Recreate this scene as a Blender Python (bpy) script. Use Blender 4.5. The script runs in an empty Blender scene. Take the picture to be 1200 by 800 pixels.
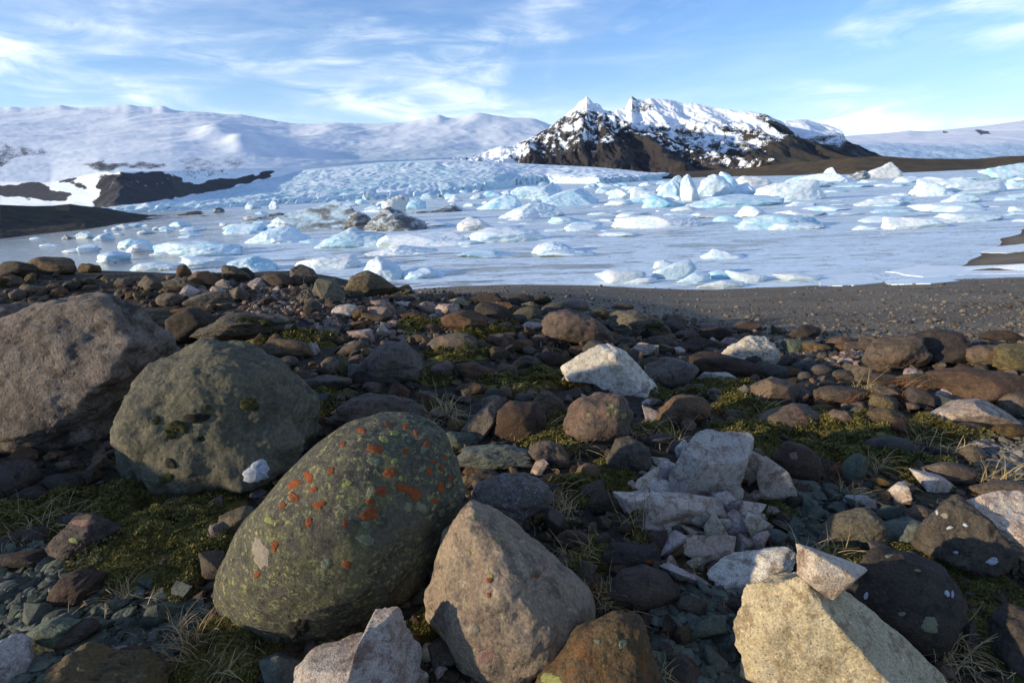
import bpy, bmesh, math, random
import numpy as np
from mathutils import Vector, Matrix

# ------------------------------------------------------------------ camera, sky, sun, exposure
scene = bpy.context.scene
COL = scene.collection
ROLL = math.radians(2.3)          # the camera was held slightly tilted: the far shore climbs
PITCH = math.atan(192 * math.cos(ROLL) / 600)
CP, SP = math.cos(PITCH), math.sin(PITCH)
CAMZ, WATER = 1.3, -6.7
cam_d = bpy.data.cameras.new("camera")
cam_d.sensor_width = 36; cam_d.lens = 18.0
cam_d.clip_start = 0.05; cam_d.clip_end = 40000
cam = bpy.data.objects.new("camera", cam_d); COL.objects.link(cam)
cam.location = (0, 0, CAMZ); cam.rotation_mode = 'QUATERNION'
cam.rotation_quaternion = (Matrix.Rotation(math.pi / 2 - PITCH, 3, 'X') @ Matrix.Rotation(-ROLL, 3, 'Z')).to_quaternion()
scene.camera = cam

SUN_AZ = math.radians(-108)      # compass angle of the sun, clockwise from +Y
SUN_EL = math.radians(12)
to_sun = Vector((math.sin(SUN_AZ) * math.cos(SUN_EL), math.cos(SUN_AZ) * math.cos(SUN_EL), math.sin(SUN_EL)))
sun_d = bpy.data.lights.new("sun", 'SUN'); sun_d.energy = 3.7; sun_d.angle = math.radians(0.8); sun_d.color = (1.0, 0.86, 0.64)
sun = bpy.data.objects.new("sun", sun_d); COL.objects.link(sun)
sun.rotation_euler = to_sun.to_track_quat('Z', 'Y').to_euler()
sun.location = (-20, 0, 30)

world = bpy.data.worlds.new("World"); scene.world = world; world.use_nodes = True
wn, wl = world.node_tree.nodes, world.node_tree.links
wn.clear()
def WN(t, **k):
    n = wn.new(t)
    for a, b in k.items(): setattr(n, a, b)
    return n
wo = WN('ShaderNodeOutputWorld'); wb = WN('ShaderNodeBackground'); wb.inputs[1].default_value = 0.15
sky = WN('ShaderNodeTexSky', sky_type='NISHITA', sun_disc=False)
sky.sun_elevation = SUN_EL
sky.sun_rotation = SUN_AZ; sky.altitude = 0; sky.air_density = 1.2; sky.dust_density = 0.0; sky.ozone_density = 6.0
tc = WN('ShaderNodeTexCoord')
sep = WN('ShaderNodeSeparateXYZ'); wl.new(tc.outputs['Generated'], sep.inputs[0])
def wmath(op, a, b=None, clamp=False):
    n = WN('ShaderNodeMath', operation=op); n.use_clamp = clamp
    for i, v in enumerate((a, b)):
        if v is None: continue
        if isinstance(v, (int, float)): n.inputs[i].default_value = v
        else: wl.new(v, n.inputs[i])
    return n.outputs[0]
zz = wmath('MAXIMUM', sep.outputs[2], 0.0)
def wnoise(scale, det, rough, dist, mscale, rot, loc):
    m = WN('ShaderNodeMapping'); m.inputs['Scale'].default_value = mscale; m.inputs['Rotation'].default_value = rot; m.inputs['Location'].default_value = loc
    wl.new(tc.outputs['Generated'], m.inputs[0])
    n = WN('ShaderNodeTexNoise'); n.inputs['Scale'].default_value = scale; n.inputs['Detail'].default_value = det
    n.inputs['Roughness'].default_value = rough; n.inputs['Distortion'].default_value = dist
    wl.new(m.outputs[0], n.inputs['Vector']); return n.outputs['Fac']
def wramp(v, a, b, lo=0.0, hi=1.0):
    r = WN('ShaderNodeMapRange'); r.interpolation_type = 'SMOOTHSTEP'
    r.inputs[1].default_value = a; r.inputs[2].default_value = b; r.inputs[3].default_value = lo; r.inputs[4].default_value = hi; wl.new(v, r.inputs[0]); return r.outputs[0]
CLOUD_AT = (10.22, 0.6, 7.56)
c1 = wramp(wnoise(1.9, 9, 0.52, 0.45, (1.0, 1.0, 3.4), (0, 0.10, 0), CLOUD_AT), 0.47, 0.70)
c2 = wramp(wnoise(6.5, 10, 0.60, 0.9, (1.0, 1.0, 4.5), (0, 0.16, 0), (3.3, 8.2, 1.0)), 0.30, 0.72)
veil = wramp(wnoise(2.4, 8, 0.6, 0.8, (0.8, 0.8, 5.0), (0, -0.22, 0), (1.2, 9.4, 4.0)), 0.40, 0.80)
cl = wmath('ADD', wmath('MULTIPLY', wmath('MULTIPLY', c1, c2), 1.4), wmath('MULTIPLY', veil, 0.20), clamp=True)
cl = wmath('MULTIPLY', cl, 0.92)
tint = WN('ShaderNodeMix', data_type='RGBA', blend_type='MULTIPLY'); tint.inputs[0].default_value = 1.0
wl.new(sky.outputs[0], tint.inputs[6]); tint.inputs[7].default_value = (0.44, 0.73, 1.02, 1)
low = WN('ShaderNodeMix', data_type='RGBA')      # the pale air along the whole horizon
wl.new(wmath('POWER', 0.5, wmath('MULTIPLY', zz, 10.0)), low.inputs[0]); wl.new(tint.outputs[2], low.inputs[6]); low.inputs[7].default_value = (4.2, 5.3, 5.9, 1)
mix = WN('ShaderNodeMix', data_type='RGBA')
wl.new(cl, mix.inputs[0]); wl.new(low.outputs[2], mix.inputs[6]); mix.inputs[7].default_value = (5.9, 6.3, 6.4, 1)
wl.new(mix.outputs[2], wb.inputs[0]); wl.new(wb.outputs[0], wo.inputs[0])

scene.view_settings.view_transform = 'Standard'; scene.view_settings.look = 'None'
scene.view_settings.exposure = 0.56; scene.view_settings.gamma = 1.0
scene.render.engine = 'CYCLES'
scene.cycles.max_bounces = 6; scene.cycles.diffuse_bounces = 2; scene.cycles.glossy_bounces = 3
scene.cycles.transparent_max_bounces = 4

# ------------------------------------------------------------------ numeric helpers
rng = np.random.default_rng(11)
_perm = rng.permutation(256); _perm = np.concatenate([_perm, _perm, _perm])
_grad = rng.normal(size=(256, 3)); _grad /= np.linalg.norm(_grad, axis=1)[:, None]
def pn(P):
    """gradient noise, about -0.6..0.6"""
    P = np.asarray(P, float)
    i = np.floor(P).astype(int); f = P - i; i &= 255
    u = f * f * f * (f * (f * 6 - 15) + 10)
    out = 0
    for dx in (0, 1):
        for dy in (0, 1):
            for dz in (0, 1):
                h = _perm[_perm[_perm[(i[:, 0] + dx) & 255] + ((i[:, 1] + dy) & 255)] + ((i[:, 2] + dz) & 255)]
                g = _grad[h]
                d = (g * (f - np.array([dx, dy, dz]))).sum(1)
                w = (u[:, 0] if dx else 1 - u[:, 0]) * (u[:, 1] if dy else 1 - u[:, 1]) * (u[:, 2] if dz else 1 - u[:, 2])
                out = out + w * d
    return out
def fbm(P, octs=4, gain=0.5, lac=2.03):
    P = np.asarray(P, float); a, s = 1.0, 0
    for k in range(octs):
        s = s + a * pn(P + 17.3 * k); P = P * lac; a *= gain
    return s
def ridged(P, octs=4, gain=0.5, lac=2.1):
    P = np.asarray(P, float); a, s = 1.0, 0
    for k in range(octs):
        s = s + a * (1 - np.abs(pn(P + 9.1 * k)) * 2.2); P = P * lac; a *= gain
    return s
def sstep(a, b, x):
    t = np.clip((x - a) / (b - a), 0, 1); return t * t * (3 - 2 * t)
def xyz(*a):
    return np.stack([np.broadcast_to(np.asarray(v, float), np.broadcast(*a).shape).ravel() for v in a], 1)
def poly(pts, x):
    p = np.array(pts, float); return np.interp(x, p[:, 0], p[:, 1])
CR, SR = math.cos(ROLL), math.sin(ROLL)
FV = np.array([0, CP, -SP]); _r0, _u0 = np.array([1., 0, 0]), np.array([0, SP, CP])
RV, UV = _r0 * CR - _u0 * SR, _r0 * SR + _u0 * CR      # picture axes of the tilted camera
CAMP = np.array([0, 0, CAMZ])
def level_uv(px, row):
    """picture position with the camera's tilt taken out"""
    u, v = (np.asarray(px, float) - 600) / 600, (400 - np.asarray(row, float)) / 600
    return u * CR + v * SR, -u * SR + v * CR
def ray(px, row):
    return FV + (px - 600) / 600 * RV + (400 - row) / 600 * UV
def slope(px, row):
    u, v = level_uv(px, row); return (-SP + v * CP) / (CP + v * SP)
def horizon(px):
    return 208 - (np.asarray(px, float) - 600) * math.tan(ROLL)
def water_dist(px, row, lo=0.0):
    """forward distance at which the pixel meets the lake"""
    return (CAMZ - WATER) / np.maximum(-slope(px, np.maximum(row, horizon(px) + lo)), 1e-4)
def at_dist(px, row, y):
    """point on pixel's ray at forward ground distance y"""
    px, row, y = np.broadcast_arrays(*(np.asarray(a, float) for a in (px, row, y)))
    u, v = level_uv(px, row); k = CP + v * SP
    return xyz(u * y / k, y, CAMZ + y * (-SP + v * CP) / k)

# ground height
ZL = [(-60, .5), (-5, .1), (0, .02), (2, 0), (4, .02), (7.3, .12), (9, -.12), (12, -1.0), (20, -4), (30, -6.9), (40, -7.4), (60, -9), (9000, -9)]
ZC = [(-60, .5), (-5, .1), (0, .02), (2, 0), (3, -.03), (5, -.10), (7, -.27), (8, -.47), (39.8, -6.7), (46, -7.6), (60, -9), (9000, -9)]
ZR = [(-60, .5), (-5, .1), (0, .02), (2, 0), (3, -.08), (4, -.25), (5.5, -.62), (6.5, -.83), (35, -6.7), (40, -7.4), (60, -9), (9000, -9)]
def H_exact(x, y):
    x = np.asarray(x, float); y = np.asarray(y, float)
    q = x / np.maximum(y, 1.0)
    wl_, wr_ = sstep(-0.12, -0.45, q), sstep(-0.05, 0.42, q)
    z = poly(ZL, y) * wl_ + poly(ZR, y) * wr_ + poly(ZC, y) * (1 - wl_ - wr_)
    spit = np.clip(-6.7 + 0.08 * (x - 1.21 * y + 12.6) + 0.16 * fbm(xyz(x * .15, y * .15, 3.3), 3).reshape(x.shape), -9, -5.2)
    z = np.where(y > 37, np.maximum(z, spit), z)
    near = sstep(14, 6, y)
    z = z + near * (0.10 * fbm(xyz(x * .55, y * .55, 0.5), 3) + 0.05 * fbm(xyz(x * 2.1, y * 2.1, 5.5), 2)).reshape(x.shape)
    z = z + 0.06 * sstep(6, 12, y) * fbm(xyz(x * .25, y * .25, 8.5), 3).reshape(x.shape)
    # the stony bank goes on, a little higher, out of the picture on the sunny side
    return z + 0.30 * sstep(-4.5, -9, x) * sstep(16, 6, y)
def _table(x0, x1, y0, y1, d):
    xs, ys = np.arange(x0, x1, d), np.arange(y0, y1, d); X, Y = np.meshgrid(xs, ys)
    return x0, y0, d, H_exact(X.ravel(), Y.ravel()).reshape(X.shape)
_TN, _TF = _table(-9, 10, -1, 13, 0.04), _table(-90, 110, -20, 110, 0.35)
def _look(T, x, y):
    x0, y0, d, Z = T; fx, fy = (x - x0) / d, (y - y0) / d
    ok = (fx >= 0) & (fy >= 0) & (fx < Z.shape[1] - 1) & (fy < Z.shape[0] - 1)
    fx, fy = np.where(ok, fx, 0), np.where(ok, fy, 0); i, j = fx.astype(int), fy.astype(int); a, b = fx - i, fy - j
    return ok, (Z[j, i] * (1 - a) + Z[j, i + 1] * a) * (1 - b) + (Z[j + 1, i] * (1 - a) + Z[j + 1, i + 1] * a) * b
def H(x, y):
    x = np.asarray(x, float); y = np.asarray(y, float)
    k1, z1 = _look(_TN, x, y); k2, z2 = _look(_TF, x, y)
    far = poly(ZC, y) 
    return np.where(k1, z1, np.where(k2, z2, far))
_YS = np.concatenate([np.linspace(0.5, 12, 900), np.linspace(12.03, 90, 900)])
def hit(px, row, lift=0.0):
    """forward distance where the pixel's ray comes down to the ground plus lift"""
    P = at_dist(px, row, _YS)
    g = P[:, 2] - np.maximum(H(P[:, 0], P[:, 1]), WATER) - lift
    k = np.argmax(g <= 0)
    return _YS[k] if g[k] <= 0 else 90.0

# ------------------------------------------------------------------ object helpers
def mesh_np(name, V, F, smooth=True, attrs=None, sharp=None):
    me = bpy.data.meshes.new(name)
    V = np.asarray(V, np.float32); F = np.asarray(F, np.int32)
    n, k = F.shape
    me.vertices.add(len(V)); me.vertices.foreach_set('co', V.ravel())
    me.loops.add(n * k); me.loops.foreach_set('vertex_index', F.ravel())
    me.polygons.add(n); me.polygons.foreach_set('loop_start', np.arange(0, n * k, k, dtype=np.int32))
    me.polygons.foreach_set('loop_total', np.full(n, k, np.int32))
    me.polygons.foreach_set('use_smooth', np.full(n, bool(smooth)))
    if attrs:
        for an, av in attrs.items():
            a = me.attributes.new(an, 'FLOAT', 'POINT'); a.data.foreach_set('value', np.asarray(av, np.float32).ravel())
    me.update(calc_edges=True)
    if sharp: me.set_sharp_from_angle(angle=math.radians(sharp))
    return me
def obj(name, me, mat, loc=(0, 0, 0), parent=None, **tags):
    if mat and not me.materials: me.materials.append(mat)
    o = bpy.data.objects.new(name, me); COL.objects.link(o); o.location = loc
    if parent: o.parent = parent
    for k, v in tags.items():
        if v is not None: o[k] = v
    return o
def grid_faces(nr, nc):
    i = np.arange(nr - 1)[:, None] * nc + np.arange(nc - 1)[None]
    return np.stack([i, i + 1, i + nc + 1, i + nc], -1).reshape(-1, 4)
_ico = {}
def ico(level):
    if level not in _ico:
        bm = bmesh.new(); bmesh.ops.create_icosphere(bm, subdivisions=level, radius=1)
        V = np.array([v.co[:] for v in bm.verts]); F = np.array([[v.index for v in f.verts] for f in bm.faces]); bm.free()
        _ico[level] = (V, F)
    return _ico[level]

# ------------------------------------------------------------------ materials
class MatB:
    def __init__(s, name):
        s.m = bpy.data.materials.new(name); s.m.use_nodes = True
        s.n, s.l = s.m.node_tree.nodes, s.m.node_tree.links; s.n.clear()
        s.out = s.n.new('ShaderNodeOutputMaterial'); s.b = s.n.new('ShaderNodeBsdfPrincipled')
        s.l.new(s.b.outputs[0], s.out.inputs[0])
        s.geo = s.n.new('ShaderNodeNewGeometry'); s.info = s.n.new('ShaderNodeObjectInfo')
        s.co = s.geo.outputs['Position']
    def put(s, v, sock):
        if isinstance(v, (int, float)): sock.default_value = v
        elif isinstance(v, tuple): sock.default_value = v if len(v) == 4 or len(sock.default_value) == 3 else v + (1,)
        else: s.l.new(v, sock)
    def math(s, op, a, b=None, clamp=False):
        n = s.n.new('ShaderNodeMath'); n.operation = op; n.use_clamp = clamp
        s.put(a, n.inputs[0])
        if b is not None: s.put(b, n.inputs[1])
        return n.outputs[0]
    def per_object_offset(s):
        v = s.n.new('ShaderNodeVectorMath'); v.operation = 'SCALE'; v.inputs[0].default_value = (13.1, 7.7, 5.3)
        s.l.new(s.info.outputs['Random'], v.inputs['Scale'])
        a = s.n.new('ShaderNodeVectorMath'); a.operation = 'ADD'; s.l.new(s.co, a.inputs[0]); s.l.new(v.outputs[0], a.inputs[1])
        s.co = a.outputs[0]
    def noise(s, scale, det=5, rough=0.55, dist=0.0, stretch=None, off=None):
        co = s.co
        if stretch or off:
            m = s.n.new('ShaderNodeMapping'); s.l.new(co, m.inputs[0])
            if stretch: m.inputs['Scale'].default_value = stretch
            if off: m.inputs['Location'].default_value = off
            co = m.outputs[0]
        n = s.n.new('ShaderNodeTexNoise'); n.inputs['Scale'].default_value = scale; n.inputs['Detail'].default_value = det
        n.inputs['Roughness'].default_value = rough; n.inputs['Distortion'].default_value = dist
        s.l.new(co, n.inputs['Vector']); return n.outputs['Fac']
    def voro(s, scale, feature='F1', rand=1.0):
        n = s.n.new('ShaderNodeTexVoronoi'); n.feature = feature; n.inputs['Scale'].default_value = scale; n.inputs['Randomness'].default_value = rand
        s.l.new(s.co, n.inputs['Vector']); return n.outputs['Distance']
    def rng(s, v, a, b, lo=0.0, hi=1.0):
        r = s.n.new('ShaderNodeMapRange'); r.interpolation_type = 'SMOOTHSTEP'
        s.put(v, r.inputs[0]); r.inputs[1].default_value = a; r.inputs[2].default_value = b; r.inputs[3].default_value = lo; r.inputs[4].default_value = hi
        return r.outputs[0]
    def mix(s, f, a, b, kind='MIX'):
        n = s.n.new('ShaderNodeMix'); n.data_type = 'RGBA'; n.blend_type = kind
        s.put(f, n.inputs[0]); s.put(a, n.inputs[6]); s.put(b, n.inputs[7]); return n.outputs[2]
    def attr(s, name):
        n = s.n.new('ShaderNodeAttribute'); n.attribute_name = name; return n.outputs['Fac']
    def hsv(s, col, h, sat, val):
        n = s.n.new('ShaderNodeHueSaturation'); s.put(h, n.inputs[0]); s.put(sat, n.inputs[1]); s.put(val, n.inputs[2]); s.put(col, n.inputs[4]); return n.outputs[0]
    def bump(s, h, strength, dist, prev=None):
        n = s.n.new('ShaderNodeBump'); n.inputs['Strength'].default_value = strength; n.inputs['Distance'].default_value = dist
        s.l.new(h, n.inputs['Height'])
        if prev is not None: s.l.new(prev, n.inputs['Normal'])
        return n.outputs[0]
    def done(s, col, rough=0.85, normal=None, spec=0.3):
        s.put(col, s.b.inputs['Base Color']); s.put(rough, s.b.inputs['Roughness'])
        s.b.inputs['Specular IOR Level'].default_value = spec
        if normal is not None: s.l.new(normal, s.b.inputs['Normal'])
        return s.m

def rock_mat(name, base, alt, dark, scale=6.0, speck=None, speck_amt=0.5, stain=None, lichen=None, lichen_amt=0.5,
             island=False, bump=0.012, vary=0.22, rough=0.85, bands=None, pits=True):
    s = MatB(name)
    if not island: s.per_object_offset()
    n1 = s.noise(scale, 8, 0.62, 0.3); n2 = s.noise(scale * 3.7, 8, 0.65, 0.2, off=(4, 2, 7)); n3 = s.noise(scale * 22, 5, 0.7, off=(1, 8, 3))
    c = s.mix(s.rng(n1, 0.35, 0.65), base, alt)
    c = s.mix(s.rng(n2, 0.50, 0.62, 0, 0.85), c, dark)
    c = s.mix(s.rng(s.noise(scale * 8.5, 7, 0.7, 0.3, off=(7, 7, 1)), 0.56, 0.66, 0, 0.55), c, tuple(min(.85, v * 1.55) for v in alt))
    if stain: c = s.mix(s.rng(s.noise(scale * 1.7, 9, 0.7, 0.8, off=(9, 1, 5)), 0.50, 0.66, 0, 0.8), c, stain)
    if bands:
        b = s.noise(1.0, 6, 0.6, 0.6, stretch=bands[1]); c = s.mix(s.rng(b, 0.45, 0.6, 0, 0.7), c, bands[0])
    if lichen:
        l1 = s.noise(scale * 15, 8, 0.75, 0.5, off=(2, 2, 9)); l2 = s.noise(scale * 1.1, 5, 0.6, off=(6, 3, 1))
        f = s.math('MULTIPLY', s.rng(l1, 0.52, 0.60), s.rng(l2, 0.66 - 0.3 * lichen_amt, 0.80 - 0.3 * lichen_amt)); c = s.mix(f, c, s.mix(s.rng(s.noise(scale * 5, 4, 0.6, off=(3, 9, 4)), 0.42, 0.58), lichen, tuple(v * k for v, k in zip(lichen, (0.62, 0.70, 0.85)))))
    if speck:
        c = s.mix(s.rng(s.noise(scale * 30, 3, 0.6, off=(5, 5, 2)), 0.68 - 0.12 * speck_amt, 0.74 - 0.12 * speck_amt), c, speck)
    c = s.mix(s.rng(n3, 0.35, 0.65, 0, 0.75), c, s.mix(1.0, c, (0.45, 0.45, 0.45), 'MULTIPLY'))
    r = s.geo.outputs['Random Per Island'] if island else s.info.outputs['Random']
    r2 = s.math('FRACT', s.math('MULTIPLY', r, 7.31)); r3 = s.math('FRACT', s.math('MULTIPLY', r, 23.7))
    c = s.hsv(c, s.rng(r2, 0, 1, 0.487, 0.513), s.rng(r3, 0, 1, 0.75, 1.2), s.rng(r, 0, 1, 1 - vary, 1 + vary))
    h = s.math('ADD', s.math('MULTIPLY', n2, 0.7), s.math('ADD', s.math('MULTIPLY', n3, 0.45), s.math('MULTIPLY', n1, 0.5)))
    if pits:
        h = s.math('SUBTRACT', h, s.rng(s.voro(scale * 7), 0.05, 0.22, 0.25, 0.0))
    nb = s.bump(h, 0.9, bump)
    return s.done(c, rough, nb)

M = {}
M['brown'] = rock_mat('brown_basalt', (0.1070, 0.0685, 0.0365), (0.1629, 0.1028, 0.0510), (0.0540, 0.0386, 0.0249), lichen=(0.25, 0.25, 0.15), lichen_amt=0.25, stain=(0.16, 0.085, 0.045), speck=(0.25, 0.23, 0.2), speck_amt=0.1)
M['rust'] = rock_mat('rusty_basalt', (0.1184, 0.0728, 0.0369), (0.1549, 0.1071, 0.0603), (0.0638, 0.0471, 0.0302), lichen=(0.30, 0.29, 0.12), lichen_amt=0.3, stain=(0.24, 0.10, 0.04))
M['gray'] = rock_mat('grey_basalt', (0.1133, 0.0864, 0.0575), (0.1670, 0.1279, 0.0843), (0.0627, 0.0494, 0.0351), lichen=(0.30, 0.30, 0.27), lichen_amt=0.35, stain=(0.12, 0.095, 0.07))
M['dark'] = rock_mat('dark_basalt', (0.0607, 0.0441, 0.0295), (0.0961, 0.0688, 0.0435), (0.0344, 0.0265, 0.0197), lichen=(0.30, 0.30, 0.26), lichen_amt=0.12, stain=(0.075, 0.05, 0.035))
M['blue'] = rock_mat('bluish_cobble', (0.0759, 0.0670, 0.0548), (0.1063, 0.0918, 0.0730), (0.0506, 0.0441, 0.0365), bump=0.004, pits=False, lichen=(0.25, 0.24, 0.2), lichen_amt=0.05)
M['olive'] = rock_mat('olive_basalt', (0.1164, 0.0926, 0.0506), (0.1720, 0.1323, 0.0667), (0.0607, 0.0503, 0.0316), lichen=(0.28, 0.27, 0.14), lichen_amt=0.5, stain=(0.13, 0.10, 0.05))
M['green'] = rock_mat('greenstone', (0.0945, 0.1080, 0.0787), (0.1365, 0.1520, 0.1093), (0.0599, 0.0660, 0.0497), stain=(0.11, 0.105, 0.08), pits=False, bump=0.006)
M['white'] = rock_mat('rhyolite', (0.6720, 0.5500, 0.4048), (0.7980, 0.6900, 0.5368), (0.4200, 0.3000, 0.2024), stain=(0.30, 0.17, 0.09), speck=(0.12, 0.10, 0.09), speck_amt=0.55, bump=0.014, scale=9)
M['pink'] = rock_mat('pink_rhyolite', (0.40, 0.30, 0.24), (0.52, 0.42, 0.35), (0.22, 0.155, 0.12), stain=(0.20, 0.11, 0.07), bump=0.012)
M['tan'] = rock_mat('tan_granite', (0.45, 0.35, 0.225), (0.55, 0.445, 0.305), (0.29, 0.21, 0.13), scale=7, speck=(0.06, 0.05, 0.045), speck_amt=0.55, bump=0.008, vary=0.1)
M['slabgrey'] = rock_mat('grey_slab_face', (0.15, 0.145, 0.14), (0.21, 0.20, 0.19), (0.09, 0.088, 0.09), bands=((0.11, 0.105, 0.10), (9, 9, 3)), bump=0.008)
M['boulder1'] = rock_mat('pale_brown_boulder', (0.185, 0.140, 0.108), (0.265, 0.208, 0.165), (0.085, 0.062, 0.047), scale=3.4, stain=(0.045, 0.035, 0.028), bump=0.022, vary=0.05)
M['boulder2'] = rock_mat('green_grey_boulder', (0.1219, 0.1050, 0.0594), (0.1590, 0.1350, 0.0774), (0.0795, 0.0690, 0.0432), scale=3.0, lichen=(0.24, 0.26, 0.20), lichen_amt=0.35, stain=(0.075, 0.073, 0.055), bump=0.015, vary=0.03)
M['boulder3'] = rock_mat('lichen_crusted_boulder', (0.085, 0.075, 0.058), (0.115, 0.100, 0.072), (0.045, 0.041, 0.034), scale=4.0, lichen=(0.34, 0.31, 0.125), lichen_amt=1.15, stain=(0.15, 0.135, 0.065), bump=0.012, vary=0.03)
M['boulder4'] = rock_mat('ochre_boulder', (0.27, 0.190, 0.080), (0.37, 0.265, 0.120), (0.125, 0.095, 0.052), scale=5.0, speck=(0.32, 0.27, 0.19), speck_amt=0.4, stain=(0.23, 0.13, 0.06), bump=0.012, vary=0.03)
M['mottled'] = rock_mat('mottled_boulder', (0.1650, 0.1250, 0.0924), (0.2200, 0.1700, 0.1302), (0.0990, 0.0800, 0.0655), scale=7, lichen=(0.40, 0.41, 0.43), lichen_amt=0.85, bump=0.012)
ROCKI = {'brown': rock_mat('rubble_brown', (0.0913, 0.0600, 0.0331), (0.1443, 0.0960, 0.0524), (0.0465, 0.0343, 0.0228), island=True, vary=0.5, scale=12, bump=0.006, pits=False),
         'slate': rock_mat('rubble_greenstone', (0.0924, 0.1040, 0.0761), (0.1344, 0.1460, 0.1043), (0.0599, 0.0640, 0.0481), island=True, vary=0.45, scale=10, bump=0.005, pits=False),
         'pink': rock_mat('rubble_pink', (0.2310, 0.1500, 0.1050), (0.3190, 0.2300, 0.1680), (0.1210, 0.0800, 0.0588), island=True, vary=0.55, scale=12, bump=0.006, pits=False),
         'pale': rock_mat('rubble_pale', (0.19, 0.165, 0.12), (0.25, 0.22, 0.17), (0.11, 0.10, 0.085), island=True, vary=0.5, scale=12, bump=0.006, pits=False),
         'beach': rock_mat('beach_pebble', (0.125, 0.103, 0.078), (0.19, 0.155, 0.115), (0.07, 0.06, 0.05), island=True, vary=0.6, scale=12, bump=0.004, pits=False)}

def ground_mat():
    s = MatB('stony_ground')
    n1 = s.noise(2.2, 8, 0.6); n2 = s.noise(30, 6, 0.65); n3 = s.noise(0.35, 5, 0.5, off=(3, 3, 3))
    soil = s.mix(s.rng(n2, 0.35, 0.65), (0.030, 0.024, 0.018), (0.062, 0.050, 0.036))
    moss = s.mix(s.rng(n2, 0.4, 0.6), (0.045, 0.040, 0.011), (0.080, 0.066, 0.020))
    soil = s.mix(s.rng(n1, 0.50, 0.62, 0, 0.8), soil, moss)
    v = s.voro(16); v2 = s.voro(34)
    grav = s.mix(s.rng(s.noise(19, 3, 0.7), 0.4, 0.62), (0.155, 0.122, 0.083), (0.28, 0.22, 0.14))
    grav = s.mix(s.rng(s.noise(42, 2, 0.6, off=(7, 7, 7)), 0.58, 0.66, 0, 0.7), grav, (0.30, 0.25, 0.18))
    grav = s.mix(s.rng(v, 0.4, 0.8, 0, 0.6), grav, (0.075, 0.063, 0.05))
    sepn = s.n.new('ShaderNodeSeparateXYZ'); s.l.new(s.co, sepn.inputs[0])
    wet = s.rng(sepn.outputs[2], -6.70, -6.58, 0.6, 1.0)
    g2 = s.mix(1.0, grav, (1, 1, 1)); g2 = s.hsv(grav, 0.5, 1.0, wet)
    g2 = s.hsv(g2, 0.5, 1.0, s.rng(n3, 0.35, 0.65, 0.75, 1.15))
    c = s.mix(s.attr('beach'), soil, g2)
    h = s.math('ADD', s.math('MULTIPLY', v, -0.8), s.math('ADD', s.math('MULTIPLY', v2, -0.4), n2))
    return s.done(c, 0.9, s.bump(h, 1.0, 0.03))
def ice_mat(name, top, deep, dirt=None, dirt_amt=0.5, scale=0.5):
    s = MatB(name); s.per_object_offset()
    n1 = s.noise(scale, 7, 0.6, 0.4); n2 = s.noise(scale * 9, 6, 0.65); n3 = s.noise(scale * 0.8, 5, 0.6, 0.8, stretch=(1, 1, 3), off=(5, 1, 2))
    c = s.mix(s.rng(n1, 0.40, 0.62), top, deep)
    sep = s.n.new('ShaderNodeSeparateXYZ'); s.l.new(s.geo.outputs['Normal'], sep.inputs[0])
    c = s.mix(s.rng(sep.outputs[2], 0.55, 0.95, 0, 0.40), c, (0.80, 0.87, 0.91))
    if dirt: c = s.mix(s.rng(n3, 0.62 - 0.3 * dirt_amt, 0.72 - 0.22 * dirt_amt, 0, 0.92), c, s.mix(s.rng(n2, 0.4, 0.6), dirt, tuple(v * 1.9 for v in dirt)))
    r = s.info.outputs['Random']
    c = s.hsv(c, 0.5, s.rng(r, 0, 1, 0.7, 1.25), s.rng(s.math('FRACT', s.math('MULTIPLY', r, 9.7)), 0, 1, 0.92, 1.06))
    nb = s.bump(s.math('ADD', n2, s.math('MULTIPLY', n1, 1.0)), 0.55, 0.10)
    m = s.done(c, s.rng(n2, 0.3, 0.7, 0.25, 0.6), nb, 0.4)
    s.b.inputs['Subsurface Weight'].default_value = 0.0
    return m
M['ground'] = ground_mat()
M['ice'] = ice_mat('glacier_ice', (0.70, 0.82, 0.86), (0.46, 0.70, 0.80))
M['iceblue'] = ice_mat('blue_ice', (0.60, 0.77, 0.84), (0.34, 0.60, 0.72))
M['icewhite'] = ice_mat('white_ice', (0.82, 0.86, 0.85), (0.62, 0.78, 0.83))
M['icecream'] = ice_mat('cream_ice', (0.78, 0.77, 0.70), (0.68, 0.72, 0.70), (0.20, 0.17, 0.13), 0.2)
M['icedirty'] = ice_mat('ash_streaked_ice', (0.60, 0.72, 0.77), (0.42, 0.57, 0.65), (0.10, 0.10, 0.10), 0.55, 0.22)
M['iceash'] = ice_mat('ash_covered_ice', (0.46, 0.52, 0.55), (0.26, 0.28, 0.29), (0.060, 0.057, 0.054), 0.62, 0.5)

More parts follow.
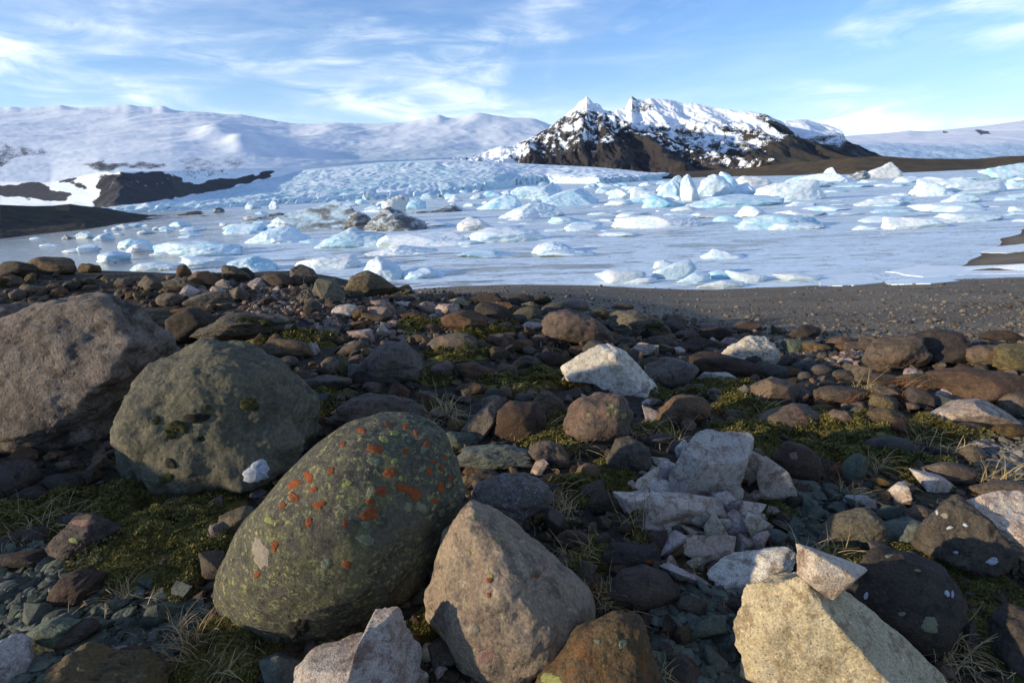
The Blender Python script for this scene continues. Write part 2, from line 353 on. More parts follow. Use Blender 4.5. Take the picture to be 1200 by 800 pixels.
def lake_mat():
    s = MatB('frozen_lake')
    st = (0.30, 1.0, 1.0)
    a = s.noise(0.16, 8, 0.62, 0.8, stretch=(0.22, 1.0, 1)); b = s.noise(0.9, 8, 0.65, 0.6, stretch=(0.28, 1.0, 1), off=(4, 4, 0)); d = s.noise(5, 6, 0.6, stretch=(0.4, 1, 1))
    f = s.math('ADD', s.math('MULTIPLY', a, 0.62), s.math('MULTIPLY', b, 0.38))
    left = s.n.new('ShaderNodeSeparateXYZ'); s.l.new(s.co, left.inputs[0])
    # the bay on the sunny side is open, silty water; the rest has frozen over
    q = s.math('DIVIDE', left.outputs[0], s.math('ADD', left.outputs[1], 4.0))
    f = s.math('ADD', f, s.rng(q, -0.75, -0.35, -0.10, 0.045))
    water = s.mix(s.rng(b, 0.4, 0.6), (0.24, 0.225, 0.19), (0.34, 0.32, 0.28))
    ice = s.mix(s.rng(d, 0.35, 0.65), (0.62, 0.79, 0.88), (0.84, 0.92, 0.95))
    ice = s.mix(s.rng(a, 0.50, 0.64, 0, 0.6), ice, (0.55, 0.63, 0.66))
    fac = s.rng(f, 0.465, 0.53)
    c = s.mix(fac, water, ice)
    crack = s.noise(0.55, 7, 0.6, 1.2, stretch=(0.25, 1.2, 1), off=(8, 1, 0))
    cr = s.rng(s.math('ABSOLUTE', s.math('SUBTRACT', crack, 0.5)), 0.0, 0.016, 0.85, 0.0)
    lead = s.rng(s.noise(0.28, 6, 0.6, 1.0, stretch=(0.16, 1, 1), off=(2, 6, 0)), 0.61, 0.66, 0, 0.9)
    c = s.mix(s.math('MAXIMUM', cr, lead), c, (0.16, 0.165, 0.16))
    nb = s.bump(s.math('ADD', s.math('MULTIPLY', fac, 1.2), d), 0.25, 0.05)
    return s.done(c, s.math('ADD', s.math('MULTIPLY', fac, 0.45), 0.18), nb, 0.22)
M['lake'] = lake_mat()

def snow_mat(name, rock_a, rock_b, snow=(0.87, 0.91, 0.92), ice=None, nscale=0.02, scrub=None, thr=0.5, crev=None):
    s = MatB(name)
    n1 = s.noise(nscale, 8, 0.65); n2 = s.noise(nscale * 6, 7, 0.68, 0.3); n3 = s.noise(nscale * 2.2, 6, 0.6, 0.5, stretch=(1, 1, 4))
    rock = s.mix(s.rng(n2, 0.35, 0.65), rock_a, rock_b)
    if scrub: rock = s.mix(s.rng(n1, 0.42, 0.60), rock, scrub)
    sn = snow
    if ice:
        sn = s.mix(s.attr('ice'), snow, s.mix(s.rng(n2, 0.36, 0.62), ice, tuple(min(0.8, v * 1.35 + 0.05) for v in ice)))
    m = s.math('ADD', s.attr('snow'), s.math('MULTIPLY', s.math('SUBTRACT', n2, 0.5), 1.5))
    m = s.math('ADD', m, s.math('MULTIPLY', s.math('SUBTRACT', n3, 0.5), 0.5))
    f = s.rng(m, thr - 0.07, thr + 0.07)
    c = s.mix(f, rock, sn)
    h = s.math('ADD', n2, s.math('MULTIPLY', n1, 2.0))
    if crev: h = s.math('ADD', h, s.math('MULTIPLY', s.voro(crev), -2.0))
    return s.done(c, 0.75, s.bump(h, 0.7, 0.25 / nscale * 0.12), 0.25)
M['snowcap'] = snow_mat('snow_and_cliffs', (0.030, 0.030, 0.034), (0.055, 0.052, 0.055), ice=(0.50, 0.66, 0.75), nscale=0.045)
M['glacier'] = snow_mat('crevassed_ice', (0.10, 0.09, 0.08), (0.14, 0.13, 0.12), snow=(0.80, 0.86, 0.90), ice=(0.40, 0.60, 0.71), nscale=0.05, crev=0.09)
M['peak'] = snow_mat('snowy_basalt_peak', (0.026, 0.024, 0.024), (0.052, 0.046, 0.042), nscale=0.055, scrub=(0.040, 0.031, 0.025))
M['peak2'] = snow_mat('snowy_ridge', (0.028, 0.026, 0.026), (0.052, 0.047, 0.042), nscale=0.042, scrub=(0.040, 0.036, 0.024))
M['farcap'] = snow_mat('far_ice_cap', (0.07, 0.08, 0.10), (0.10, 0.11, 0.13), snow=(0.80, 0.83, 0.87), ice=(0.34, 0.47, 0.62), nscale=0.006)
def moor_mat(name, a, b, c3, sc):
    s = MatB(name)
    n1 = s.noise(sc, 7, 0.62); n2 = s.noise(sc * 8, 6, 0.65)
    c = s.mix(s.rng(n1, 0.40, 0.60), a, b); c = s.mix(s.rng(n2, 0.50, 0.66, 0, 0.7), c, c3)
    return s.done(c, 0.95, s.bump(s.math('ADD', n2, n1), 0.8, 0.6 / sc * 0.05))
M['moor'] = moor_mat('brown_moraine', (0.060, 0.043, 0.024), (0.095, 0.068, 0.034), (0.036, 0.027, 0.017), 0.07)
M['spit'] = moor_mat('dark_gravel_spit', (0.030, 0.026, 0.022), (0.052, 0.043, 0.026), (0.070, 0.064, 0.028), 0.22)

# ------------------------------------------------------------------ ground and lake
def build_ground():
    def warp(n, a, far):
        b = math.asinh(far / a); u = np.linspace(-1, 1, n); return a * np.sinh(b * u)
    xs = warp(420, 2.2, 9000)
    u = np.linspace(0, 1, 430); b = math.asinh(9000 / 2.2)
    ys = np.concatenate([-2.2 * np.sinh(math.asinh(9000 / 2.2) * np.linspace(1, 0.02, 60)), 2.2 * np.sinh(b * u)])
    X, Y = np.meshgrid(xs, ys)
    Z = H(X.ravel(), Y.ravel())
    V = np.stack([X.ravel(), Y.ravel(), Z], 1)
    x, y = X.ravel(), Y.ravel()
    q = x / np.maximum(y, 1)
    wob = 0.9 * fbm(xyz(x * .5, y * .5, 1.2), 3)
    edge = np.interp(q, [-0.4, -0.2, 0.0, 0.2, 0.35, 0.6, 1.0], [12, 9.2, 7.6, 6.4, 5.7, 5.2, 4.6]) + wob
    beach = sstep(-0.5, 0.5, y - edge)
    obj('ground', mesh_np('ground', V, grid_faces(len(ys), len(xs)), True, {'beach': beach}), M['ground'], kind='structure')
build_ground()
def build_lake():
    u = np.linspace(-1, 1, 160); xs = 30 * np.sinh(math.asinh(1500 / 30) * u)
    ys = 22 + np.concatenate([[0], np.geomspace(1, 1400, 150)])
    X, Y = np.meshgrid(xs, ys)
    V = np.stack([X.ravel(), Y.ravel(), np.full(X.size, WATER)], 1)
    V[:, 2] += 0.02 * fbm(xyz(V[:, 0] * .3, V[:, 1] * .8, 0.3), 3) * sstep(40, 60, V[:, 1])
    obj('lake', mesh_np('lake', V, grid_faces(len(ys), len(xs))), M['lake'], kind='structure')
build_lake()

# ------------------------------------------------------------------ far relief
def in_poly(pts, x, y):
    p = np.array(pts, float); inside = np.zeros(x.shape, bool)
    j = len(p) - 1
    for i in range(len(p)):
        c = ((p[i, 1] > y) != (p[j, 1] > y)) & (x < (p[j, 0] - p[i, 0]) * (y - p[i, 1]) / (p[j, 1] - p[i, 1] + 1e-9) + p[i, 0])
        inside ^= c; j = i
    return inside
def relief(name, px, layers, mat, bump=None, masks=None, **tags):
    """layers: [(rows, dist, steps_to_next)], near to far; rows and dist are numbers or polylines over px"""
    rows, dist, tt = [], [], []
    L = [(poly(r, px) if not np.isscalar(r) else np.full(px.shape, float(r)), poly(d, px) if not np.isscalar(d) else np.full(px.shape, float(d)), n) for r, d, n in layers]
    for a in range(len(L) - 1):
        n = L[a][2]
        for k in range(n):
            t = k / n
            rows.append(L[a][0] * (1 - t) + L[a + 1][0] * t); dist.append(L[a][1] * (1 - t) + L[a + 1][1] * t); tt.append(np.full(px.shape, a + t))
    rows.append(L[-1][0]); dist.append(L[-1][1]); tt.append(np.full(px.shape, len(L) - 1.0))
    R, D, T = np.array(rows), np.array(dist), np.array(tt); PX = np.broadcast_to(px, R.shape)
    V = at_dist(PX.ravel(), R.ravel(), D.ravel())
    T, PXr, Rr = T.ravel(), PX.ravel(), R.ravel()
    if bump: V = bump(V, T, PXr, Rr)
    at = masks(V, T, PXr, Rr) if masks else None
    if at:
        A = at['snow'].reshape(R.shape)
        for _ in range(1 if 'range' not in name else 2):
            A = (A + np.roll(A, 1, 1) + np.roll(A, -1, 1)) / 3; A[1:-1] = (A[1:-1] + A[2:] + A[:-2]) / 3
        at['snow'] = A
    return obj(name, mesh_np(name, V, grid_faces(R.shape[0], R.shape[1]), True, at), mat, kind='structure', **tags)

# ice-capped range on the sunny side and its continuation behind the glacier
RANGE = [(-900, 150), (-500, 138), (-200, 126), (0, 127), (15, 125), (22, 127), (50, 125), (72, 123), (90, 127), (120, 126), (150, 122), (166, 125), (183, 126), (190, 123), (200, 128), (212, 130), (240, 131), (290, 136), (340, 144), (370, 147), (430, 146), (480, 143), (500, 138), (515, 133), (522, 138), (540, 138), (560, 131), (578, 136), (605, 138), (628, 139), (642, 146), (680, 152), (760, 160), (900, 170), (1000, 176)]
_q = np.arange(-900, 1001, 2.0); _v = poly(RANGE, _q)
for _ in range(5): _v = (_v + np.roll(_v, 1) + np.roll(_v, -1)) / 3
_v = _v + 1.3 * fbm(xyz(_q * .05, 0.5, 0.5), 4, .6)
RANGE = list(zip(_q.tolist(), _v.tolist()))
def range_bump(V, T, px, row):
    fade = sstep(0, 0.3, T) * sstep(4.0, 3.3, T); near = np.clip(V[:, 1] / 1600, .12, 1)
    big = ridged(xyz(V[:, 0] * .0022, V[:, 1] * .0011, 0.3), 4) - 1.1
    mid = fbm(xyz(V[:, 0] * .018, V[:, 1] * .010, 2.2), 4)
    fine = ridged(xyz(V[:, 0] * .03, V[:, 1] * .02, 7.2), 3) - 1.1
    amp = 14 + 20 * sstep(1.0, 2.0, T)
    V = V.copy(); V[:, 2] += fade * near * (amp * big * 0.38 + 2.6 * mid + 1.5 * fine * sstep(2.6, 1.4, T))
    # the two sunlit snowy knolls above the cliff
    for cx, cr, wx, wr, hgt in ((255, 158, 22, 8, 20), (284, 170, 20, 9, 26), (395, 152, 30, 9, 14)):
        V[:, 2] += hgt * np.clip(V[:, 1] / 1500, .3, 1.4) * np.exp(-((px - cx) / wx) ** 2 - ((row - cr) / wr) ** 2)
    cl = in_poly([(105, 243), (118, 203), (200, 203), (222, 216), (322, 197), (315, 206), (220, 229)], px, row)
    V[:, 1] += cl * 9 * fbm(xyz(V[:, 0] * .08, V[:, 2] * .05, 1), 4)
    return V
def range_mask(V, T, px, row):
    jx = 5 * fbm(xyz(px * .06, row * .12, 1.0), 5, .65); jr = 3.2 * fbm(xyz(px * .06, row * .15, 4.0), 5, .65)
    x, r = px + jx * 2, row + jr * 2
    sn = np.full(px.shape, 1.35)
    for pts, v in (([(116, 206), (140, 204), (180, 202), (202, 204), (216, 211), (224, 218), (250, 213), (290, 206), (322, 197), (325, 200), (316, 207), (270, 220), (220, 231), (170, 241), (140, 246), (104, 244), (116, 230)], -0.5),
                   ([(-300, 215), (0, 218), (25, 215), (48, 215), (62, 222), (80, 226), (87, 235), (60, 238), (25, 232), (0, 228), (-300, 232)], -0.3),
                   ([(62, 209), (90, 211), (104, 220), (98, 227), (84, 218)], 0.05),
                   ([(92, 193), (115, 189), (160, 189), (202, 192), (190, 198), (150, 198), (120, 203), (95, 197)], 0.42),
                   ([(205, 184), (270, 182), (300, 188), (262, 206), (226, 212), (205, 204)], 0.62),
                   ([(-300, 160), (0, 163), (25, 171), (62, 174), (62, 181), (22, 184), (0, 202), (-300, 200)], 0.52),
                   ([(296, 166), (303, 165), (330, 188), (352, 194), (345, 197), (325, 190)], 0.55)):
        sn = np.where(in_poly(pts, x, r), v, sn)
    sn = sn + 0.55 * fbm(xyz(px * .22, row * .5, 2.5), 4, .65) * (sn < 1.0)
    sn = np.where(in_poly([(120, 212), (200, 206), (215, 216), (180, 222), (130, 224)], x, r), 0.28, sn)
    ic = sstep(350, 420, px) * sstep(168, 178, row) * 0.75 + 0.45 * sstep(0.5, 0.62, fbm(xyz(px * .03, row * .13, 6.), 4) + 0.45) * sstep(140, 160, row)
    return {'snow': sn, 'ice': np.clip(ic, 0, 1)}
RF = [(p, max(r, float(horizon(p)) + 7)) for p, r in [(-900, 300), (-300, 262), (0, 247), (110, 246), (140, 247), (200, 240), (250, 233), (330, 222), (420, 216), (600, 214), (1000, 200)]]
RFD = [(p, {330: 700, 420: 1150, 600: 1600, 1000: 1700}.get(p) or min(float(water_dist(p, r)) * .97, 560)) for p, r in RF]
def grow(k, add): return [(p, d * k + add) for p, d in RFD]
relief('snowy_mountain_range', np.arange(-900, 1000, 2.2),
       [(RF, RFD, 40),
        ([(-900, 230), (0, 214), (60, 214), (116, 203), (200, 202), (322, 196), (420, 190), (520, 186), (600, 180), (1000, 186)], grow(1.1, 60), 44),
        ([(-900, 180), (0, 164), (100, 166), (200, 162), (300, 166), (400, 168), (520, 168), (560, 172), (640, 168), (1000, 180)], [(-900, 1200), (0, 1400), (300, 1500), (420, 2100), (1000, 2600)], 44),
        ([(p, r + 7) for p, r in [(-900, 152), (-200, 129), (0, 128), (150, 127), (240, 131), (340, 144), (430, 147), (500, 142), (600, 141), (680, 152), (1000, 176)]], [(-900, 2700), (300, 2800), (600, 3000), (1000, 3100)], 14),
        (RANGE, [(-900, 3200), (300, 3300), (600, 3500), (1000, 3600)], 4),
        ([(p, r + 25) for p, r in RANGE], 4600, 1)], M['snowcap'], range_bump, range_mask)

# crevassed glacier tongue running down to the lake
def glacier_bump(V, T, px, row):
    f = sstep(0.0, 0.06, T)
    d = V[:, 1]
    sc = np.interp(d, [150, 400, 1200], [0.14, 0.09, 0.04])
    wx = 14 * fbm(xyz(V[:, 0] * .02, V[:, 1] * .02, 3), 2)
    cv = ridged(xyz((V[:, 0] + wx) * sc, V[:, 1] * sc * 0.45, 0.7), 4, 0.6) - 1.0
    lump = fbm(xyz(V[:, 0] * .02, V[:, 1] * .010, 5.2), 3)
    V = V.copy(); V[:, 1] += sstep(1.4, 0.8, T) * 10 * (ridged(xyz(V[:, 0] * .22, 0.3, V[:, 2] * .10), 3) - 1.1); V[:, 2] += np.exp(-((T - 1.0) / .25) ** 2) * 2.0 * (ridged(xyz(V[:, 0] * .16, 0.8, 0.1), 3, .6) - 1.1); V[:, 2] += f * (cv * np.interp(d, [150, 300, 900], [0.7, 1.0, 1.5]) + lump * np.interp(d, [150, 300, 900], [0.5, 0.8, 1.6])) * sstep(5.0, 4.6, T)
    return V
def glacier_mask(V, T, px, row):
    n = fbm(xyz(px * .02, row * .10, 2.), 4); n2 = ridged(xyz(px * .14, row * .22, 1.), 3) - 1.0
    ic = 0.62 + 0.9 * n + 0.35 * n2 - 0.35 * sstep(560, 700, px) - 0.3 * sstep(215, 190, row)
    ic = np.maximum(ic, (0.85 + 0.5 * fbm(xyz(px * .3, row * .1, 4.), 2)) * sstep(1.25, 0.5, T))
    sn = np.full(px.shape, 1.3)
    sn = np.where((T < 0.12) & (fbm(xyz(px * .05, row * .1, 9), 3) > 0.12), 0.35, sn)
    return {'snow': sn, 'ice': np.clip(ic, 0, 1)}
GFOOT = [(-100, 252), (130, 249), (200, 247), (330, 240), (420, 235), (520, 228), (580, 222), (605, 217), (640, 215), (700, 216), (760, 212), (800, 207), (830, 204)]
GTOP = [(-100, 246), (130, 243), (170, 238), (220, 229), (270, 219), (300, 211), (330, 204), (365, 198), (400, 195), (450, 190), (520, 187), (570, 189), (620, 192), (700, 196), (760, 202), (800, 205), (830, 203)]
GD = [(p, float(water_dist(p, r))) for p, r in GFOOT]
gpx = np.arange(-100, 815, 1.5)
def _glayers():
    foot, top = poly(GFOOT, gpx), np.minimum(poly(GTOP, gpx), poly(GFOOT, gpx) - 1.5); d0 = poly(GD, gpx)
    cliff = np.interp(gpx, [-100, 330, 520, 600, 790, 815], [1, 2.5, 4, 8, 5, 0.5])
    d1 = np.minimum(d0 * 1.02 + 2, 0.98 * water_dist(gpx, foot - cliff, 1.5)); lay = [(foot + .4, d0, 8), (foot - cliff, d1, 30)]
    r1 = foot - cliff
    end = np.interp(gpx, [-100, 220, 345, 520, 620, 760, 815], [330, 420, 900, 1000, 900, 760, 560])
    for t, n in ((.25, 26), (.5, 26), (.75, 26), (1.0, 3)):
        rr = r1 * (1 - t) + top * t; dd = d1 + (np.maximum(end, d1 + 30) - d1) * t ** 1.5
        zz = np.interp(t, [0, 1], [1.5, 9.0])      # keep the ice surface above the lake
        cap = (CAMZ - WATER - zz * .35) / np.maximum(-slope(gpx, rr), 0.0055)
        dd = np.minimum(dd, np.maximum(cap, lay[-1][1] + 4)); lay.append((rr, np.maximum(dd, lay[-1][1] + 4), n))
    lay.append((top + 3, lay[-1][1] + 60, 1)); pk = lambda a: list(zip(gpx.tolist(), np.asarray(a).tolist()))
    return [(pk(r), pk(d), n) for r, d, n in lay]
relief('glacier', gpx, _glayers(), M['glacier'], glacier_bump, glacier_mask)

# snow-dusted pyramid peak and the ridges behind it
def peak_bump(k, amp):
    def f(V, T, px, row):
        fade = sstep(0, 0.2, T) * (0.45 + 0.55 * sstep(2.0, 1.75, T))
        g = ridged(xyz(V[:, 0] * k, V[:, 1] * k * .3, V[:, 2] * k * .25), 5, 0.55) - 1.05
        st = pn(xyz(V[:, 0] * k * .15, 0.5, V[:, 2] * k * 4.5))
        V = V.copy(); d = fade * (g * amp + st * amp * 0.30)
        V[:, 2] += d * 0.8; V[:, 1] -= d * 1.1
        return V
    return f
def pyr_mask(V, T, px, row):
    strat = pn(xyz(px * .03 + row * .01, 0.3, row * .60)) + 0.55 * pn(xyz(px * .12, row * .12, 7.)) + 0.7 * pn(xyz(px * .30, row * .42, 3.))
    line = poly([(560, 196), (590, 193), (620, 186), (690, 180), (716, 172), (738, 162), (770, 172), (800, 185), (860, 200)], px)
    gul = ridged(xyz(V[:, 0] * .075, V[:, 1] * .02, V[:, 2] * .02), 4, .65) - 1.2
    sn = 0.44 + (line - row) * 0.006 + 0.70 * strat - 0.50 * gul
    sn = sn + 0.60 * sstep(635, 590, px) + 0.30 * sstep(138, 122, row)
    sn = np.where(row > line, np.minimum(sn, 0.35 - (row - line) * .05 + 0.3 * strat), sn)
    return {'snow': sn}
PYR = [(520, 192), (560, 184), (590, 172), (620, 161), (640, 150), (650, 145), (656, 139), (668, 130), (674, 127), (679, 121), (684, 119), (687, 116), (691, 119), (695, 124), (701, 125), (706, 130), (716, 132), (728, 143), (745, 150), (770, 158), (800, 170), (840, 184), (900, 194)]
relief('pyramid_peak', np.arange(520, 900, 1.0),
       [([(p, float(horizon(p)) + 3) for p in (520, 900)], [(520, 900), (700, 860), (900, 800)], 20), ([(520, 198), (600, 190), (700, 182), (800, 190), (900, 200)], [(520, 1000), (700, 960), (900, 880)], 90),
        (PYR, [(520, 1250), (640, 1350), (700, 1300), (760, 1200), (900, 1000)], 4), ([(p, r + 14) for p, r in PYR], 1600, 1)], M['peak'], peak_bump(0.011, 20), pyr_mask)
RID = [(640, 190), (690, 165), (716, 140), (722, 128), (733, 127), (737, 117), (741, 112), (747, 116), (760, 116), (790, 118), (801, 122), (830, 126), (865, 131), (888, 132), (897, 135), (905, 140), (918, 144), (926, 153), (936, 160), (950, 168), (965, 178), (990, 188)]
def rid_mask(V, T, px, row):
    strat = pn(xyz(px * .03, 1.3, row * .50)) + 0.5 * pn(xyz(px * .10, row * .16, 3.)) + 0.8 * pn(xyz(px * .26, row * .45, 3.))
    line = poly([(640, 170), (760, 168), (800, 178), (830, 185), (880, 176), (910, 168), (925, 158), (950, 166), (990, 180)], px)
    gul = ridged(xyz(V[:, 0] * .055, V[:, 1] * .014, V[:, 2] * .014), 4, .65) - 1.2
    sn = 1.15 - 0.50 * sstep(138, 158, row) + 0.55 * strat - 0.40 * gul
    sn = np.where(in_poly([(880, 140), (893, 132), (926, 152), (934, 162), (905, 158), (890, 150)], px, row), sn - 0.45, sn)
    sn = np.where(in_poly([(733, 128), (741, 111), (750, 118), (775, 126), (742, 134)], px, row), sn - 0.42, sn)
    sn = np.where(row > line, np.minimum(sn, 0.40 - (row - line) * .035 + 0.35 * strat), sn)
    return {'snow': sn}
relief('snowy_ridge', np.arange(640, 992, 1.0),
       [([(p, float(horizon(p)) + 2) for p in (640, 992)], [(640, 1300), (992, 1000)], 24), ([(640, 188), (760, 180), (880, 184), (992, 196)], [(640, 1500), (992, 1150)], 80), (RID, [(640, 1900), (800, 1950), (992, 1400)], 4), ([(p, r + 10) for p, r in RID], 2400, 1)], M['peak2'], peak_bump(0.0075, 22), rid_mask)
TH = [(880, 190), (905, 150), (920, 142), (935, 140), (945, 139.5), (955, 143), (975, 149), (983, 153), (989, 163), (1000, 172), (1015, 180), (1030, 186), (1050, 192)]
def th_mask(V, T, px, row):
    strat = pn(xyz(px * .03, 1.3, row * .40)) + 0.7 * pn(xyz(px * .10, row * .16, 5.))
    sn = 1.1 - 0.55 * sstep(150, 164, row) + 0.5 * strat - 0.8 * sstep(166, 182, row)
    return {'snow': sn}
relief('snowy_headland', np.arange(880, 1052, 1.0),
       [([(p, float(horizon(p)) + 2) for p in (880, 1052)], 1700, 20), ([(880, 180), (1000, 178), (1052, 194)], 1850, 60), (TH, 2400, 4), ([(p, r + 10) for p, r in TH], 2900, 1)], M['peak2'], peak_bump(0.006, 20), th_mask)
FAR = [(880, 164), (985, 160), (1010, 158), (1040, 156), (1065, 153), (1085, 154), (1110, 152), (1150, 148), (1180, 144), (1200, 141), (1300, 134), (1600, 128), (2000, 150)]
def far_bump(V, T, px, row):
    f = sstep(0, 0.2, T) * sstep(2.0, 1.8, T)
    V = V.copy(); V[:, 2] += f * (30 * fbm(xyz(V[:, 0] * .002, V[:, 1] * .001, 0.4), 4) + 9 * (ridged(xyz(V[:, 0] * .012, V[:, 1] * .006, 3.), 3) - 1.1) * sstep(1.2, 0.6, T)); return V
def far_mask(V, T, px, row):
    sn = np.full(px.shape, 1.3); jr = row + 3 * fbm(xyz(px * .12, row * .2, 1.), 3)
    for p in ([(1140, 152), (1160, 152), (1163, 158), (1148, 159)], [(1104, 153), (1114, 154), (1112, 156), (1104, 156)]):
        sn = np.where(in_poly(p, px, jr), 0.3, sn)
    ic = sstep(166, 174, row + 1.5 * fbm(xyz(px * .05, row * .1, 2.), 3)) * 0.95 + 0.25 * np.clip(fbm(xyz(px * .06, row * .3, 8.), 3), 0, 1)
    return {'snow': sn, 'ice': np.clip(ic, 0, 1)}
relief('far_ice_cap', np.arange(880, 2000, 2.0),
       [([(p, float(horizon(p)) + 2) for p in (880, 2000)], 3000, 30), ([(880, 172), (1000, 170), (1200, 166), (2000, 160)], 3800, 50), (FAR, 5600, 3), ([(p, r + 10) for p, r in FAR], 7000, 1)], M['farcap'], far_bump, far_mask)
# low moraine along the far shore and the dark gravel spit
MTOP = [(700, 204.5), (770, 203), (830, 200), (880, 196), (940, 190), (985, 185.5), (1010, 183.5), (1035, 183), (1060, 185), (1090, 186), (1140, 186.5), (1170, 184), (1200, 182), (1300, 177), (1600, 160), (2200, 130)]
MFOOT = [(700, 207), (830, 207), (900, 206), (1000, 204), (1060, 202), (1100, 200.5), (1150, 198), (1200, 197), (1400, 188), (2200, 152)]
def moor_bump(V, T, px, row):
    V = V.copy(); V[:, 2] += sstep(0, .3, T) * (0.9 * fbm(xyz(V[:, 0] * .03, V[:, 1] * .03, 1.), 4) + 0.25 * fbm(xyz(V[:, 0] * .3, V[:, 1] * .1, 1.), 3)); return V
def mdist(extra=1.0, pts=MFOOT): return [(p, min(float(water_dist(p, r)), 620) * extra) for p, r in pts]
relief('moraine_hill', np.arange(700, 2200, 3.0),
       [([(p, r + 1.0) for p, r in MFOOT], mdist(0.97), 24), (MTOP, [(p, d * 1.10 + 10) for p, d in mdist()], 8), ([(p, float(horizon(p)) + 1) for p, r in MTOP], [(p, d * 1.6) for p, d in mdist()], 1)], M['moor'], moor_bump)
STOP = [(-900, 262), (-300, 246), (0, 240), (40, 241.5), (62, 241), (82, 239), (95, 241), (125, 244), (150, 249), (175, 252), (200, 251), (232, 247), (242, 248), (252, 250.5), (262, 253)]
SFOOT = [(-900, 318), (-300, 291), (0, 278.5), (100, 268), (180, 258), (230, 253.5), (252, 252), (262, 253.5)]
def spit_bump(V, T, px, row):
    V = V.copy(); a = sstep(0, .3, T) * sstep(2.0, 1.5, T) * sstep(262, 245, px)
    V[:, 2] += a * (0.55 * fbm(xyz(V[:, 0] * .12, V[:, 1] * .1, 1.), 4) + 0.15 * fbm(xyz(V[:, 0] * 0.8, V[:, 1] * 0.4, 1.), 3)); return V
sd = [(p, float(water_dist(p, r))) for p, r in SFOOT]
relief('gravel_spit', np.concatenate([np.arange(-900, -50, 8.0), np.arange(-50, 263, 1.5)]),
       [([(p, r + 1.5) for p, r in SFOOT], [(p, d * .97) for p, d in sd], 8), ([(p, r * 0.7 + s * 0.3) for (p, r), s in zip([(q[0], poly(SFOOT, q[0])) for q in STOP], [q[1] for q in STOP])], [(p, d * 1.06) for p, d in sd], 16), (STOP, [(p, d * 1.2 + 4) for p, d in sd], 6),
        ([(p, r + 6) for p, r in STOP], [(p, d * 1.4 + 6) for p, d in sd], 1)], M['spit'], spit_bump)

# ------------------------------------------------------------------ star-shaped solids: stones and ice
def outline_radius(pts, theta, soft=2):
    """polygon in pixels -> (cx, cy, half w, half h, radius(theta)) with x right, y up, scaled to the box"""
    p = np.array(pts, float); x0, x1, y0, y1 = p[:, 0].min(), p[:, 0].max(), p[:, 1].min(), p[:, 1].max()
    cx, cy, a, b = (x0 + x1) / 2, (y0 + y1) / 2, (x1 - x0) / 2, (y1 - y0) / 2
    q = np.stack([(p[:, 0] - cx) / a, (cy - p[:, 1]) / b], 1)
    th = np.linspace(-math.pi, math.pi, 361)
    r = np.zeros(361)
    for i in range(len(q)):
        A, B = q[i], q[(i + 1) % len(q)]; e = B - A
        dx, dy = np.cos(th), np.sin(th)
        den = dx * e[1] - dy * e[0]
        with np.errstate(divide='ignore', invalid='ignore'):
            t = (A[0] * e[1] - A[1] * e[0]) / den; s = (A[0] * dy - A[1] * dx) / den
        ok = (np.abs(den) > 1e-9) & (s >= -1e-6) & (s <= 1 + 1e-6) & (t > 0)
        r = np.where(ok, np.maximum(r, t), r)
    r = np.where(r <= 0.05, 0.3, r)
    for _ in range(soft):
        c = r[:-1]; c = (np.roll(c, 2) + 2 * np.roll(c, 1) + 3 * c + 2 * np.roll(c, -1) + np.roll(c, -2)) / 9; r = np.append(c, c[0])
    return cx, cy, a, b, np.interp(theta, th, r)
def soft_planes(P, planes, m):
    for n, d in planes:
        s = np.maximum(P @ n / d, 0)
        P = P * ((1 + s ** m) ** (-1 / m))[:, None]
    return P
def rand_planes(r, k, lo, hi, zmin=None):
    out = []
    while len(out) < k:
        n = r.normal(size=3); n /= np.linalg.norm(n)
        if zmin is not None:
            if abs(n[2]) < zmin: continue
        out.append((n, r.uniform(lo, hi)))
    return out
STYLE = {  # e, number of planes, lo, hi, sharpness, big noise, fine noise
    'R': (0.90, 9, .70, .97, 13, .12, .026), 'S': (0.95, 4, .86, 1.0, 7, .06, .010), 'A': (0.82, 16, .50, .88, 120, .05, .030), 'B': (0.72, 9, .62, .86, 110, .04, .022),
    'C': (0.85, 11, .64, .92, 36, .12, .045), 'I': (0.88, 9, .68, .97, 30, .13, .032), 'F': (0.60, 6, .70, .97, 40, .09, .035), 'J': (0.82, 14, .55, .92, 80, .10, .045)}
